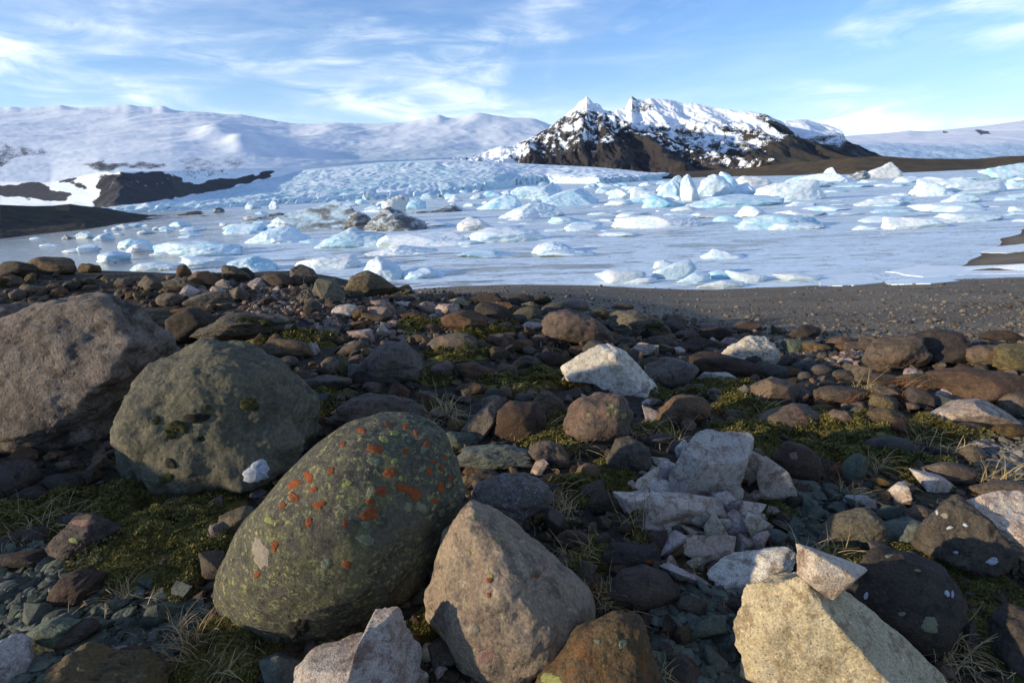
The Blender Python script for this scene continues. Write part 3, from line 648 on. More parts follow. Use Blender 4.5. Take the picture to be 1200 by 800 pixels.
def star(level, seed, style, pts=None, extra=None, scale_noise=1.0, fq=1.0):
    e, k, lo, hi, m, n1, n2 = STYLE[style]
    r = np.random.default_rng(seed)
    D, F = ico(level)
    x, y, z = D.T
    rho = np.hypot(x, y); th = np.arctan2(y, x)
    # square up the section (superellipse), rounder for pebbles
    info = None
    if pts is not None:
        cx, cy, a, b, R = outline_radius(pts, th, 1 if style in 'ABJ' else 3); info = (cx, cy, a, b)
    else: R = 1.0
    P = np.stack([np.cos(th) * rho ** e * R, np.sin(th) * rho ** e * R, np.sign(z) * np.abs(z) ** e], 1)
    pl = rand_planes(r, k, lo, hi, (0.20 if style in 'ABJ' else 0.45) if pts is not None else None)
    P = soft_planes(P, pl, m)
    if extra: P = soft_planes(P, [(np.array(n) / np.linalg.norm(n), d) for n, d in extra], 60)
    off = r.uniform(0, 50, 3)
    P = P * (1 + scale_noise * (n1 * fbm(P * 1.3 * fq + off, 3) * 1.6 + n2 * fbm(P * 5.5 * fq + off, 4, 0.6) * 1.6))[:, None]
    if style in 'AJCIF': P = P * (1 - scale_noise * n2 * 0.9 * np.clip(ridged(P * 2.6 * fq + off, 3) - 1.25, 0, 1))[:, None]
    mn, mx = P.min(0), P.max(0)
    P[:, 0] = (P[:, 0] - (mn[0] + mx[0]) / 2) / (mx[0] - mn[0]) * 2
    P[:, 1] = (P[:, 1] - (mn[1] + mx[1]) / 2) / (mx[1] - mn[1]) * 2
    P[:, 2] = P[:, 2] / max(-mn[2], mx[2])
    return P, F, info

def broken(seed, big):
    """freshly broken stone: flat faces meeting in hard edges, with small chips and roughness"""
    r = np.random.default_rng(seed); n = r.integers(9, 14)
    p = r.normal(size=(n, 3)); p /= np.abs(p).max(1)[:, None] ** .6 * np.linalg.norm(p, axis=1)[:, None] ** .4
    p *= r.uniform(.72, 1.0, n)[:, None]
    bm = bmesh.new()
    for q in p: bm.verts.new(q)
    g = bmesh.ops.convex_hull(bm, input=bm.verts)
    bmesh.ops.delete(bm, geom=[v for v in bm.verts if not v.link_faces], context='VERTS')
    bmesh.ops.bevel(bm, geom=bm.edges[:], offset=.035, segments=1, affect='EDGES')
    bmesh.ops.triangulate(bm, faces=bm.faces[:])
    for _ in range(3 if big else 2): 
        long = [e for e in bm.edges if e.calc_length() > .22]
        if long: bmesh.ops.subdivide_edges(bm, edges=long, cuts=1, use_grid_fill=False)
        bmesh.ops.triangulate(bm, faces=bm.faces[:])
    bm.verts.index_update()
    P = np.array([v.co[:] for v in bm.verts]); F = np.array([[v.index for v in f.verts] for f in bm.faces]); bm.free()
    off = r.uniform(0, 50, 3)
    P = P * (1 + .07 * fbm(P * 2.2 + off, 3) + .035 * fbm(P * 7 + off, 3))[:, None]
    mn, mx = P.min(0), P.max(0); return (P - (mn + mx) / 2) / (mx - mn) * 2, F
LANDMARKS = [(105, 440, 'the huge pale brown boulder'), (250, 490, 'the green-grey boulder with the white crust'), (395, 615, 'the boulder spotted with orange lichen'), (590, 690, 'the ochre and grey boulder'),
             (705, 765, 'the rounded rusty boulder beside the dark green shards'), (975, 745, 'the split tan block with the grey side'), (1060, 700, 'the dark blotched boulder below the blue-grey slab'), (1125, 625, 'the dark sloping boulder flecked with white'),
             (838, 550, 'the cracked white rock'), (715, 435, 'the two-sided white block'), (680, 390, 'the long tan boulder'), (745, 382, 'the olive boulder with the black moss patch'), (455, 425, 'the big brown-grey hump'), (440, 480, 'the broad low grey boulder'),
             (610, 493, 'the smooth dark brown boulder'), (575, 538, 'the long greenish slab'), (602, 585, 'the mottled grey-white boulder'), (702, 490, 'the flat-topped ochre boulder'), (877, 412, 'the pale tan wedge-shaped rock'), (1048, 415, 'the big brown round boulder beside the beach'),
             (1150, 450, 'the long dark log-shaped rock'), (1140, 485, 'the broken pale slab'), (1043, 525, 'the smooth blue-grey oval stone'), (922, 490, 'the rust-flecked long boulder'), (385, 340, 'the olive pyramid-shaped rock'), (432, 333, 'the grey tent-shaped boulder on the crest'),
             (135, 307, 'the round brown boulder on the crest'), (65, 740, 'the big greenstone slab'), (300, 382, 'the mossy grey table rock'), (120, 790, 'the broad brown rock with yellow lichen'), (225, 380, 'the nearly black boulder'), (455, 765, 'the jagged pinkish-white rock')]
def near_mark(px, row, own=None):
    best = sorted(((px - a) ** 2 + ((row - b) * 1.25) ** 2, n) for a, b, n in LANDMARKS if n != own)
    return best[0][1], best[1][1]
SHAPE_DIST = {}
def short(lab):
    for cut in (' with ', ' before ', ' behind ', ' beside ', ' near ', ' just ', ' touching ', ' rising ', ' at the ', ' against ', ' in the ', ' beyond ', ' lying ', ' standing '):
        k = lab.find(cut)
        if k > 0 and len(lab[:k].split()) >= 3: lab = lab[:k]
    return lab
def place_px(cx, cy, a, b, c_rel, sit):
    """world centre, half sizes: box centre on its pixel ray, resting in the ground"""
    y = hit(cx, cy + b * 0.35, 0.0)
    for _ in range(4):
        d = at_dist(cx, cy, y)[0] - CAMP; depth = d @ FV
        bw = b * depth / 600; aw = a * depth / 600; cw = c_rel * math.sqrt(aw * bw)
        vert = math.hypot(bw * CP, cw * SP)
        y = hit(cx, cy, vert * sit)
    C = at_dist(cx, cy, y)[0]
    return C, aw, bw, cw
BASIS = np.stack([RV, UV, -FV], 0)
rocks = []
def make_rock(name, style, mat, pts=None, box=None, ang=0.0, label='', cat='rock', group=None, level=5, c=0.8, sit=0.62, seed=None, extra=None, fq=1.0, noise=1.0, z=None):
    seed = seed if seed is not None else len(rocks) * 7 + 3
    if pts is None:
        cx, cy, w, h = box
        t = math.radians(-ang)
        if abs(ang) > 1:   # shrink so that the turned shape keeps the box
            k = abs(math.sin(t)); w, h = w * (1 - 0.12 * k), h * (1 - 0.12 * k)
        if style in 'AB' and mat in ('white', 'pink', 'green', 'tan', 'gray'): P, F = broken(seed, max(w, h) > 26)
        else: P, F, _ = star(level, seed, style, None, extra, noise, fq)
        a, b = w / 2, h / 2
    else:
        P, F, (cx, cy, a, b) = star(level, seed, style, pts, extra, noise, fq); t = 0
    C, aw, bw, cw = place_px(cx, cy, a, b, c, sit)
    L = P * np.array([aw, bw, cw])
    if t:
        x, y = L[:, 0].copy(), L[:, 1].copy(); L[:, 0] = x * math.cos(t) - y * math.sin(t); L[:, 1] = x * math.sin(t) + y * math.cos(t)
    W = L @ BASIS
    zc = C.copy(); base = np.array([0, 0, W[:, 2].min()])
    me = mesh_np(name, W - base, F, True, None, 32 if style in 'ABC' else None)
    o = obj(name, me, M[mat] if isinstance(mat, str) else mat, tuple(C + base), label=label, category=cat, group=group)
    rocks.append((o, cx, cy, max(a, b)))
    return o

# ---- the large boulders, one by one
heroes = {}
def hero(key, name, style, mat, pts, label, **k):
    k.setdefault('level', 6); heroes[key] = make_rock(name, style, mat, pts=pts, label=label, cat=k.pop('cat', 'boulder'), **k)
hero('b1', 'boulder', 'R', 'boulder1', [(-95, 470), (-70, 402), (0, 393), (25, 378), (60, 361), (100, 349), (150, 341), (172, 343), (190, 358), (199, 385), (209, 402), (196, 430), (172, 470), (152, 500), (130, 526), (90, 537), (20, 541), (4, 520), (-15, 505), (-85, 530)], 'huge pale brown boulder with dark stains and a pitted face', level=7, c=0.62, sit=.75, seed=5, extra=[((0.15, 0.10, 1), 0.72), ((-.5, .75, .45), .80)])
hero('b1b', 'boulder', 'C', 'boulder1', [(-90, 362), (0, 356), (30, 352), (62, 360), (66, 372), (30, 388), (0, 402), (-90, 425)], 'pale lumpy rock leaning behind the huge pale brown boulder', level=6, seed=8, c=.9)
hero('b2', 'boulder', 'R', 'boulder2', [(126, 560), (134, 520), (155, 490), (164, 470), (171, 445), (190, 424), (220, 405), (250, 396), (285, 399), (320, 424), (345, 450), (363, 470), (361, 500), (368, 515), (352, 548), (320, 566), (290, 570), (250, 576), (210, 588), (180, 586), (145, 582)], 'green-grey domed boulder with small dark moss tufts and a white crust', level=7, c=.7, sit=.68, seed=21, extra=[((0.15, .1, 1), .80)])
hero('b3', 'boulder', 'S', 'boulder3', [(243, 715), (254, 690), (288, 640), (308, 600), (340, 563), (380, 524), (420, 496), (460, 483), (492, 486), (520, 503), (536, 540), (546, 577), (538, 604), (518, 650), (502, 692), (470, 722), (420, 747), (370, 756), (320, 753), (268, 745)], 'large rounded boulder crusted with green and spotted with orange lichen', level=7, c=.72, sit=.66, seed=33)
hero('b4', 'boulder', 'S', 'boulder4', [(495, 692), (504, 655), (519, 625), (545, 594), (557, 589), (590, 608), (640, 638), (672, 664), (692, 695), (699, 722), (684, 756), (645, 782), (610, 798), (560, 806), (538, 775), (522, 748), (499, 722)], 'ochre boulder with a sunlit face and a grey ridge', level=7, c=.80, sit=.62, seed=44, noise=1.7, extra=[((-.45, -.05, .88), .86)])
hero('b5', 'boulder', 'R', 'rust', [(620, 830), (630, 795), (652, 764), (682, 734), (720, 717), (756, 725), (773, 760), (777, 800), (770, 850), (625, 860)], 'rounded rusty boulder with a dark top beside dark green shards', level=7, c=.8, seed=52)
hero('b6', 'split_block', 'B', 'tan', [(873, 742), (890, 700), (914, 666), (932, 672), (975, 700), (1022, 735), (1062, 765), (1098, 800), (1130, 870), (1060, 900), (890, 890), (890, 800), (877, 770)], 'split tan granite-like block with a sunlit face and a grey side', level=7, c=.8, sit=.60, seed=61, noise=1.6, extra=[((-.50, -.10, .86), .46), ((.52, .62, .58), .34)])
hero('b7', 'boulder', 'R', 'dark', [(998, 690), (1008, 655), (1040, 641), (1072, 645), (1102, 665), (1121, 697), (1113, 717), (1112, 742), (1117, 758), (1100, 775), (1068, 758), (1036, 738), (1008, 714)], 'dark blotched boulder with rusty patches beside the split tan block', c=.75, seed=71)
hero('b8', 'boulder', 'C', 'dark', [(1077, 650), (1079, 600), (1090, 577), (1106, 579), (1132, 605), (1162, 640), (1180, 664), (1168, 684), (1140, 682), (1105, 664)], 'dark sloping boulder flecked with white under a pale slab', c=.7, seed=82)
hero('b9', 'pale_slab', 'C', 'white', [(1110, 590), (1150, 571), (1182, 574), (1240, 600), (1250, 665), (1195, 652), (1160, 628), (1130, 604)], 'large creamy white slab with rusty veins on the dark sloping boulder', c=.7, seed=92)
hero('b10', 'rhyolite_rock', 'A', 'white', [(338, 815), (378, 772), (420, 757), (424, 722), (455, 711), (477, 717), (492, 745), (488, 772), (472, 800), (480, 860), (340, 870)], 'jagged pinkish-white rock at the foot of the orange-lichened boulder', c=.8, seed=103, extra=[((-.45, .2, .85), .55), ((.6, .1, .7), .50)])
hero('w1', 'rhyolite_rock', 'A', 'white', [(783, 545), (798, 520), (828, 502), (852, 502), (872, 520), (890, 545), (888, 578), (872, 595), (840, 605), (808, 600), (788, 580)], 'cracked white rock with brown stains, broken into leaning pieces', seed=112, c=.7)
hero('w12', 'rhyolite_rock', 'A', 'white', [(656, 440), (666, 414), (678, 402), (690, 402), (708, 416), (726, 422), (746, 440), (770, 464), (766, 474), (745, 470), (710, 462), (690, 452), (665, 449)], 'two-sided white block with a brown broken face', seed=125, c=.8, extra=[((-.35, .2, .9), .6), ((.6, .25, .7), .48)])
hero('m1', 'boulder', 'R', 'brown', [(634, 382), (643, 366), (664, 362), (690, 371), (713, 385), (722, 400), (717, 413), (690, 413), (660, 411), (640, 403)], 'long tan-brown boulder with a sunlit knob', seed=131, c=.9)
hero('m2', 'boulder', 'R', 'olive', [(706, 380), (719, 363), (740, 361), (766, 374), (790, 392), (784, 403), (745, 404), (718, 398)], 'olive boulder with a pale crust and black moss', seed=142, c=.9)
hero('m3', 'boulder', 'R', 'gray', [(410, 443), (430, 420), (454, 401), (476, 399), (491, 414), (496, 430), (487, 446), (460, 452), (435, 454)], 'big brown-grey hump-shaped boulder among moss', seed=151, c=.9)
hero('m4', 'boulder', 'R', 'gray', [(383, 498), (398, 475), (430, 461), (462, 460), (482, 469), (499, 486), (497, 502), (440, 512), (395, 508)], 'broad low grey boulder behind the orange-lichened boulder', seed=163, c=.9)
hero('m5', 'boulder', 'S', 'dark', [(574, 510), (582, 480), (600, 469), (629, 471), (641, 490), (639, 510), (615, 520), (590, 518)], 'smooth dark brown boulder beside a tilted grey block', seed=172, c=.85)
hero('m6', 'tilted_block', 'B', 'gray', [(540, 503), (574, 468), (593, 465), (582, 490), (562, 520), (550, 516)], 'tilted grey block leaning on the smooth dark brown boulder', seed=184, c=.8)
hero('m7', 'greenstone_slab', 'C', 'green', [(524, 547), (545, 525), (595, 521), (617, 529), (627, 545), (613, 556), (560, 557)], 'long greenish slab lying across stones behind the mottled boulder', seed=192, c=.8)
hero('m8', 'boulder', 'R', 'mottled', [(550, 592), (564, 565), (590, 553), (616, 554), (642, 569), (650, 586), (642, 604), (615, 616), (578, 616)], 'mottled grey-white crusted boulder between two larger boulders', seed=203, c=.85)
hero('m9', 'boulder', 'R', 'rust', [(660, 497), (671, 472), (700, 459), (736, 461), (744, 480), (740, 507), (715, 528), (690, 523), (668, 511)], 'flat-topped ochre boulder with yellow lichen flecks', seed=214, c=.8)
hero('m10', 'boulder', 'R', 'gray', [(710, 544), (724, 515), (740, 511), (759, 525), (764, 547), (750, 560), (722, 557)], 'egg-shaped grey-brown boulder beside a bright moss cushion', seed=222, c=.85)
hero('m11', 'boulder', 'C', 'white', [(843, 419), (860, 404), (880, 393), (898, 394), (912, 415), (907, 427), (890, 436), (868, 427)], 'pale tan wedge-shaped rock on a dark brown boulder', seed=231, c=.85)
hero('m12', 'boulder', 'R', 'brown', [(1011, 428), (1018, 405), (1045, 392), (1072, 394), (1084, 415), (1072, 438), (1040, 442), (1015, 434)], 'big brown round boulder at the edge of the gravel beach', seed=243, c=.9)
hero('m13', 'boulder', 'R', 'dark', [(1060, 397), (1090, 386), (1116, 389), (1132, 405), (1138, 427), (1110, 433), (1080, 428)], 'dark angular boulder pressed against the big brown round one', seed=254, c=.9)
hero('m14', 'boulder', 'F', 'brown', [(1096, 438), (1130, 429), (1180, 438), (1240, 446), (1240, 478), (1165, 475), (1120, 466)], 'long dark log-shaped rock with pale flecks', seed=262, c=.8)
hero('m15', 'broken_slab', 'B', 'pink', [(1093, 488), (1130, 469), (1158, 467), (1190, 498), (1152, 503), (1113, 498)], 'broken pale slab, its larger piece, below the log-shaped rock', seed=271, c=.9)
hero('m16', 'broken_slab', 'B', 'pink', [(1092, 467), (1105, 454), (1140, 455), (1153, 467), (1118, 474)], 'broken pale slab, its smaller upper piece', seed=283, c=.9)
hero('m17', 'boulder', 'R', 'rust', [(881, 503), (894, 488), (930, 474), (956, 472), (964, 490), (957, 509), (910, 510)], 'rust-flecked long boulder in mossy ground', seed=292, c=.85)
hero('m18', 'boulder', 'R', 'olive', [(957, 633), (984, 605), (1010, 594), (1029, 604), (1037, 627), (1022, 640), (985, 645)], 'brown boulder with a sunlit ochre top above the white chips', seed=304, c=.85)
hero('m19', 'boulder', 'S', 'dark', [(908, 537), (920, 517), (941, 521), (962, 546), (960, 563), (940, 569), (918, 558)], 'dark oval boulder with one pinkish lichen disc', seed=311, c=.85)
hero('m20', 'boulder', 'S', 'dark', [(712, 694), (729, 670), (755, 662), (781, 671), (797, 691), (787, 709), (740, 716)], 'smooth dark boulder above the green shards', seed=325, c=.85)
hero('m21', 'boulder', 'S', 'dark', [(703, 652), (714, 634), (745, 640), (771, 641), (775, 656), (752, 668), (713, 664)], 'low dark saddle-shaped stone with an orange spot', seed=333, c=.85)
hero('m22', 'boulder', 'C', 'olive', [(45, 830), (68, 776), (100, 756), (130, 769), (182, 774), (200, 805), (195, 860), (45, 870)], 'broad brown rock with yellow lichen beside greenstone shards', seed=344, c=.8)
hero('m23', 'boulder', 'C', 'dark', [(58, 660), (73, 627), (95, 601), (116, 598), (143, 609), (124, 642), (92, 662)], 'dark rock with a rusty crusted top beside moss', seed=352, c=.8)
hero('m24', 'greenstone_slab', 'B', 'green', [(22, 762), (50, 733), (72, 722), (93, 728), (80, 752), (58, 768)], 'big greenstone slab lying on the shards', seed=361, c=.7, sit=.7)
hero('m25', 'boulder', 'R', 'dark', [(1166, 765), (1170, 725), (1190, 711), (1235, 720), (1240, 800), (1180, 800)], 'plain dark boulder beside deep moss', seed=372, c=.8)
hero('m26', 'rock', 'C', 'gray', [(226, 396), (250, 380), (275, 369), (310, 367), (342, 374), (334, 388), (290, 396), (258, 402)], 'mossy grey table rock behind the green-grey boulder', seed=384, c=.9)
hero('m27', 'boulder', 'A', 'gray', [(403, 342), (414, 322), (425, 317), (442, 325), (469, 346), (430, 353), (406, 349)], 'grey tent-shaped boulder on the crest above the lake', seed=391, c=.9)
hero('m28', 'rock', 'A', 'olive', [(367, 352), (373, 334), (382, 325), (389, 326), (403, 346), (404, 356), (380, 357)], 'olive pyramid-shaped rock on the crest', seed=402, c=.9)
hero('m29', 'rock', 'A', 'gray', [(337, 332), (345, 318), (357, 310), (366, 315), (378, 330), (360, 334)], 'pointed grey rock on the crest', seed=411, c=.9)
hero('m30', 'boulder', 'R', 'brown', [(115, 316), (121, 302), (135, 297), (148, 300), (155, 312), (150, 318), (125, 319)], 'round brown boulder standing on the crest', seed=424, c=.9, sit=.75)

# unseen boulders added beyond the sunny edge of the view to throw shade in
for i, (x_, y_, a_, b_, h_) in enumerate([(-2.5, 0.45, .42, .42, .30), (-3.9, 1.5, .5, .45, .40), (-4.3, 2.9, .6, .5, .42)]):
    P, F, _ = star(5, 4100 + i, 'C'); V = np.stack([P[:, 0] * a_, P[:, 2] * b_, P[:, 1] * h_], 1); lo = V[:, 2].min()
    z_ = float(H(np.array([x_]), np.array([y_]))[0])
    obj('boulder', mesh_np('boulder', V - np.array([0, 0, lo]), F, True, None, 32), M['brown'], (x_, y_, z_ - 0.22), label='unseen brown boulder added beyond the huge pale brown one for its shade', category='boulder', group='unseen boulders added for shade')
# ---- the middle-sized stones: (cx, cy, w, h, turn, style, material, words)
MID = [
 (-4, 300, 18, 38, 0, 'C', 'brown', 'dark upright rock'), (20, 317, 52, 22, 0, 'R', 'dark', 'low dark boulder'), (64, 313, 58, 24, 0, 'R', 'brown', 'low grey-brown boulder'), (104, 315, 26, 14, 0, 'C', 'brown', 'knobbly brown rock'),
 (190, 316, 46, 9, 0, 'B', 'rust', 'flat reddish slab'), (232, 313, 26, 24, 0, 'A', 'pink', 'pinkish jagged rock'), (254, 314, 24, 22, 0, 'A', 'pink', 'pinkish cracked rock'), (217, 319, 15, 18, 0, 'B', 'brown', 'small brown block'),
 (238, 328, 36, 24, 5, 'A', 'rust', 'ochre-brown block'), (276, 322, 38, 20, 15, 'C', 'brown', 'brown sloping rock'), (287, 321, 22, 16, 0, 'R', 'dark', 'round dark stone'), (324, 329, 42, 20, 5, 'R', 'brown', 'brown humped boulder'), (352, 329, 30, 12, 0, 'B', 'dark', 'flat dark slab'),
 (178, 331, 38, 22, 0, 'A', 'olive', 'olive-brown block'), (211, 335, 38, 22, 10, 'C', 'gray', 'grey rough rock'), (244, 352, 58, 20, -5, 'C', 'gray', 'pale grey flat rock'), (281, 346, 28, 20, 0, 'A', 'gray', 'grey blocky rock'), (302, 334, 22, 18, 0, 'C', 'pink', 'pinkish grey rock'), (263, 334, 20, 14, 0, 'A', 'pink', 'sunlit pinkish rock'),
 (225, 382, 58, 44, 0, 'R', 'dark', 'nearly black boulder'), (226, 366, 50, 14, 0, 'R', 'brown', 'brown flat-topped stone'), (200, 352, 30, 18, 0, 'R', 'gray', 'grey stone'), (305, 388, 28, 18, 0, 'R', 'brown', 'brown rounded stone set in moss'), (334, 387, 30, 14, -8, 'C', 'pink', 'pinkish flat stone'),
 (337, 410, 66, 26, 5, 'R', 'rust', 'reddish-brown flat boulder'), (382, 391, 32, 18, -15, 'R', 'gray', 'grey oval stone'), (338, 425, 24, 17, 0, 'S', 'blue', 'blue-grey rounded stone'), (413, 410, 42, 18, -22, 'S', 'brown', 'brown sausage-shaped stone'), (403, 430, 14, 32, -14, 'C', 'olive', 'upright horn-shaped stone'), (417, 422, 22, 12, -25, 'S', 'brown', 'small brown oval stone'),
 (386, 448, 58, 20, -8, 'F', 'gray', 'grey lens-shaped slab'), (356, 444, 30, 18, 10, 'R', 'dark', 'dark half-buried stone'), (386, 426, 22, 16, -20, 'R', 'gray', 'grey tilted stone'), (530, 404, 62, 28, -5, 'R', 'rust', 'reddish flat-topped boulder'), (518, 435, 32, 24, 0, 'R', 'brown', 'brown blunt boulder'), (560, 438, 60, 24, 14, 'R', 'brown', 'brown sloping oval boulder'),
 (552, 456, 40, 16, -5, 'R', 'brown', 'brown flat oval stone'), (557, 446, 28, 10, 0, 'R', 'gray', 'pale grey flat stone'), (468, 458, 26, 22, 0, 'C', 'brown', 'brown knobby stone'), (502, 474, 38, 24, 22, 'C', 'brown', 'dark brown wedge'), (500, 463, 28, 10, 0, 'F', 'gray', 'grey flat slab'), (436, 454, 22, 14, 0, 'C', 'gray', 'grey rough stone'),
 (576, 473, 26, 20, 0, 'R', 'gray', 'grey lichened stone'), (601, 456, 24, 15, -12, 'A', 'white', 'small bright white rock'), (642, 475, 38, 28, 10, 'C', 'brown', 'brown rough rock'), (614, 468, 24, 16, 0, 'C', 'gray', 'grey broken stone'), (537, 516, 48, 22, 5, 'C', 'green', 'pale green-grey lichened rock'), (535, 500, 24, 20, 0, 'R', 'brown', 'brown stone'),
 (643, 533, 52, 36, 8, 'C', 'brown', 'grey-brown angular boulder'), (690, 554, 30, 24, 0, 'R', 'brown', 'small brown boulder with a rusty tip'), (632, 548, 26, 18, -30, 'A', 'pink', 'rusty white splinter'), (697, 527, 34, 16, 8, 'R', 'brown', 'brown half-buried stone'), (567, 560, 40, 20, 0, 'R', 'dark', 'dark stone in a hollow'),
 (800, 483, 66, 42, 0, 'R', 'brown', 'dark brown domed boulder'), (786, 440, 62, 44, 8, 'R', 'gray', 'grey-brown domed boulder'), (815, 456, 34, 14, 0, 'R', 'gray', 'grey flat stone'), (752, 411, 42, 20, 0, 'A', 'white', 'white pinkish block'), (664, 446, 22, 20, 0, 'A', 'pink', 'pink chip'), (764, 428, 30, 22, 10, 'R', 'brown', 'brown stone'), (776, 403, 42, 20, 8, 'R', 'brown', 'brown rounded boulder'), (732, 402, 26, 14, 0, 'S', 'blue', 'blue-grey stone'), (775, 393, 34, 16, 10, 'S', 'gray', 'grey smooth stone'), (793, 377, 24, 20, 0, 'R', 'gray', 'grey round stone'),
 (676, 358, 32, 16, 5, 'R', 'mottled', 'pale speckled stone'), (730, 360, 26, 9, 0, 'S', 'rust', 'reddish flat stone'), (703, 369, 22, 14, 0, 'R', 'rust', 'rusty small boulder'), (545, 378, 56, 28, -5, 'A', 'brown', 'ochre-sided block'), (578, 369, 46, 28, 8, 'R', 'dark', 'dark grey boulder'), (592, 361, 26, 16, 0, 'A', 'rust', 'rusty jagged rock'), (618, 368, 32, 18, 0, 'R', 'olive', 'olive rounded stone'), (648, 362, 34, 16, -18, 'R', 'gray', 'grey sloping boulder'), (610, 352, 34, 16, 0, 'C', 'dark', 'dark rough rock'), (634, 352, 26, 14, 0, 'R', 'dark', 'dark stone'), (570, 350, 44, 14, 0, 'A', 'dark', 'dark jagged rock'),
 (538, 355, 26, 14, 8, 'A', 'tan', 'sunlit tan block'), (524, 363, 30, 16, 0, 'C', 'pink', 'sunlit pinkish rock'), (500, 362, 24, 18, 0, 'A', 'pink', 'grey-pink pointed rock'), (405, 364, 34, 16, 0, 'C', 'pink', 'pinkish rough rock'), (474, 357, 24, 8, 0, 'B', 'pink', 'pale flat stone'), (484, 372, 36, 12, 0, 'F', 'brown', 'brown flat slab'), (445, 358, 22, 14, 0, 'A', 'pink', 'grey-pink rock'), (470, 350, 36, 14, 0, 'R', 'dark', 'dark low boulder'), (440, 372, 40, 12, 8, 'A', 'gray', 'grey shattered rock'),
 (424, 393, 34, 20, 10, 'A', 'pink', 'tan pink sunlit rock'), (450, 389, 24, 20, 20, 'A', 'pale' if False else 'tan', 'sunlit cracked tan rock'), (491, 398, 26, 13, 5, 'R', 'gray', 'grey flat stone'), (455, 381, 26, 8, -8, 'A', 'pink', 'pale thin slab'), (400, 400, 18, 14, 0, 'A', 'dark', 'black angular stone'), (497, 405, 12, 10, 0, 'S', 'gray', 'small grey pebble'), (500, 385, 24, 10, -15, 'F', 'gray', 'grey thin slab'), (424, 381, 30, 12, 0, 'C', 'brown', 'brown rock'),
 (609, 406, 34, 17, -5, 'S', 'brown', 'brown oval stone'), (584, 416, 28, 22, 10, 'A', 'dark', 'dark wedge-shaped stone'), (586, 400, 36, 20, 8, 'R', 'brown', 'brown boulder'), (648, 421, 34, 20, 0, 'C', 'dark', 'dark lumpy stone'), (617, 424, 30, 16, 0, 'C', 'gray', 'grey rubble stone'), (633, 400, 22, 16, 0, 'C', 'gray', 'grey stone'), (624, 382, 24, 10, 0, 'F', 'pink', 'pinkish flat stone'), (606, 375, 24, 14, 0, 'S', 'blue', 'blue-grey stone'), (676, 462, 28, 18, 20, 'A', 'dark', 'dark pointed stone with an orange spot'),
 (816, 407, 54, 22, 4, 'B', 'dark', 'dark brown slab-sided block'), (837, 393, 42, 20, 0, 'R', 'dark', 'dark rounded boulder'), (800, 393, 20, 12, 0, 'R', 'gray', 'grey stone'), (788, 384, 28, 20, 0, 'R', 'gray', 'grey boulder'), (857, 403, 26, 16, 0, 'C', 'pink', 'pinkish grey rock'), (874, 384, 46, 16, 5, 'B', 'brown', 'dark brown block'), (826, 382, 18, 7, 0, 'R', 'mottled', 'pale cap-shaped stone'), (848, 431, 92, 34, 9, 'R', 'dark', 'dark brown whale-backed boulder'), (840, 446, 42, 20, 0, 'A', 'white', 'pinkish white chip'), (884, 424, 30, 18, 0, 'C', 'dark', 'dark stone'),
 (943, 390, 38, 20, -5, 'R', 'dark', 'dark round boulder'), (936, 407, 40, 20, 14, 'C', 'green', 'dark greenish curved slab'), (951, 401, 26, 10, 8, 'A', 'pink', 'pale brown chip'), (964, 409, 28, 8, 4, 'F', 'dark', 'dark thin slab'), (907, 437, 38, 22, 14, 'S', 'blue', 'dark blue-grey stone'), (943, 441, 16, 12, 0, 'S', 'blue', 'small blue pebble'), (930, 437, 20, 12, 0, 'C', 'brown', 'brown chip'), (962, 434, 26, 14, 5, 'S', 'gray', 'grey oval stone'), (990, 440, 30, 14, 8, 'S', 'blue', 'dark blue oval stone'), (907, 461, 58, 40, 12, 'A', 'rust', 'reddish triangular rock'), (935, 468, 26, 16, 30, 'A', 'dark', 'dark slanted stone'), (982, 463, 64, 22, 4, 'R', 'rust', 'flat reddish-grey boulder'), (970, 450, 24, 10, 0, 'R', 'olive', 'pale olive stone'),
 (1001, 487, 30, 18, -8, 'A', 'white', 'bright white lump'), (985, 494, 24, 16, 0, 'R', 'brown', 'brown round stone'), (995, 477, 20, 10, 0, 'C', 'gray', 'grey stone'), (960, 478, 30, 10, -6, 'F', 'brown', 'brown sliver'), (862, 487, 30, 14, 10, 'F', 'gray', 'grey flat shard'), (838, 462, 18, 16, 0, 'C', 'gray', 'grey stone set in moss'), (875, 459, 24, 18, 30, 'C', 'gray', 'grey tilted stone'),
 (1010, 407, 52, 16, 0, 'R', 'brown', 'low brown stone'), (1008, 406, 16, 10, 0, 'C', 'rust', 'orange-brown stone'), (1152, 420, 44, 32, 10, 'R', 'rust', 'ochre-brown boulder'), (1192, 421, 62, 38, 8, 'C', 'olive', 'yellowish rough boulder'), (1176, 395, 56, 16, 5, 'R', 'dark', 'dark low boulder'), (1196, 476, 46, 34, 0, 'S', 'rust', 'orange-brown round boulder'), (1082, 447, 56, 18, 4, 'F', 'olive', 'olive flat rock'), (1036, 475, 36, 24, 35, 'C', 'olive', 'olive-tan wedge'), (1046, 493, 66, 28, 16, 'C', 'brown', 'dark brown sloping slab'), (1098, 470, 46, 18, 14, 'C', 'green', 'pale green slab'), (1040, 462, 40, 18, 25, 'R', 'gray', 'dark grey sloping stone'), (1032, 446, 56, 18, 5, 'R', 'brown', 'brown flat stone'), (1100, 389, 26, 8, 5, 'F', 'blue', 'blue-grey flat stone'), (1068, 437, 22, 12, 0, 'C', 'pink', 'pinkish chip'), (1193, 452, 20, 16, 0, 'R', 'brown', 'brown stone'), (985, 401, 34, 14, 0, 'R', 'brown', 'brown stone'), (1018, 398, 30, 10, 0, 'F', 'brown', 'flat brown slab'),
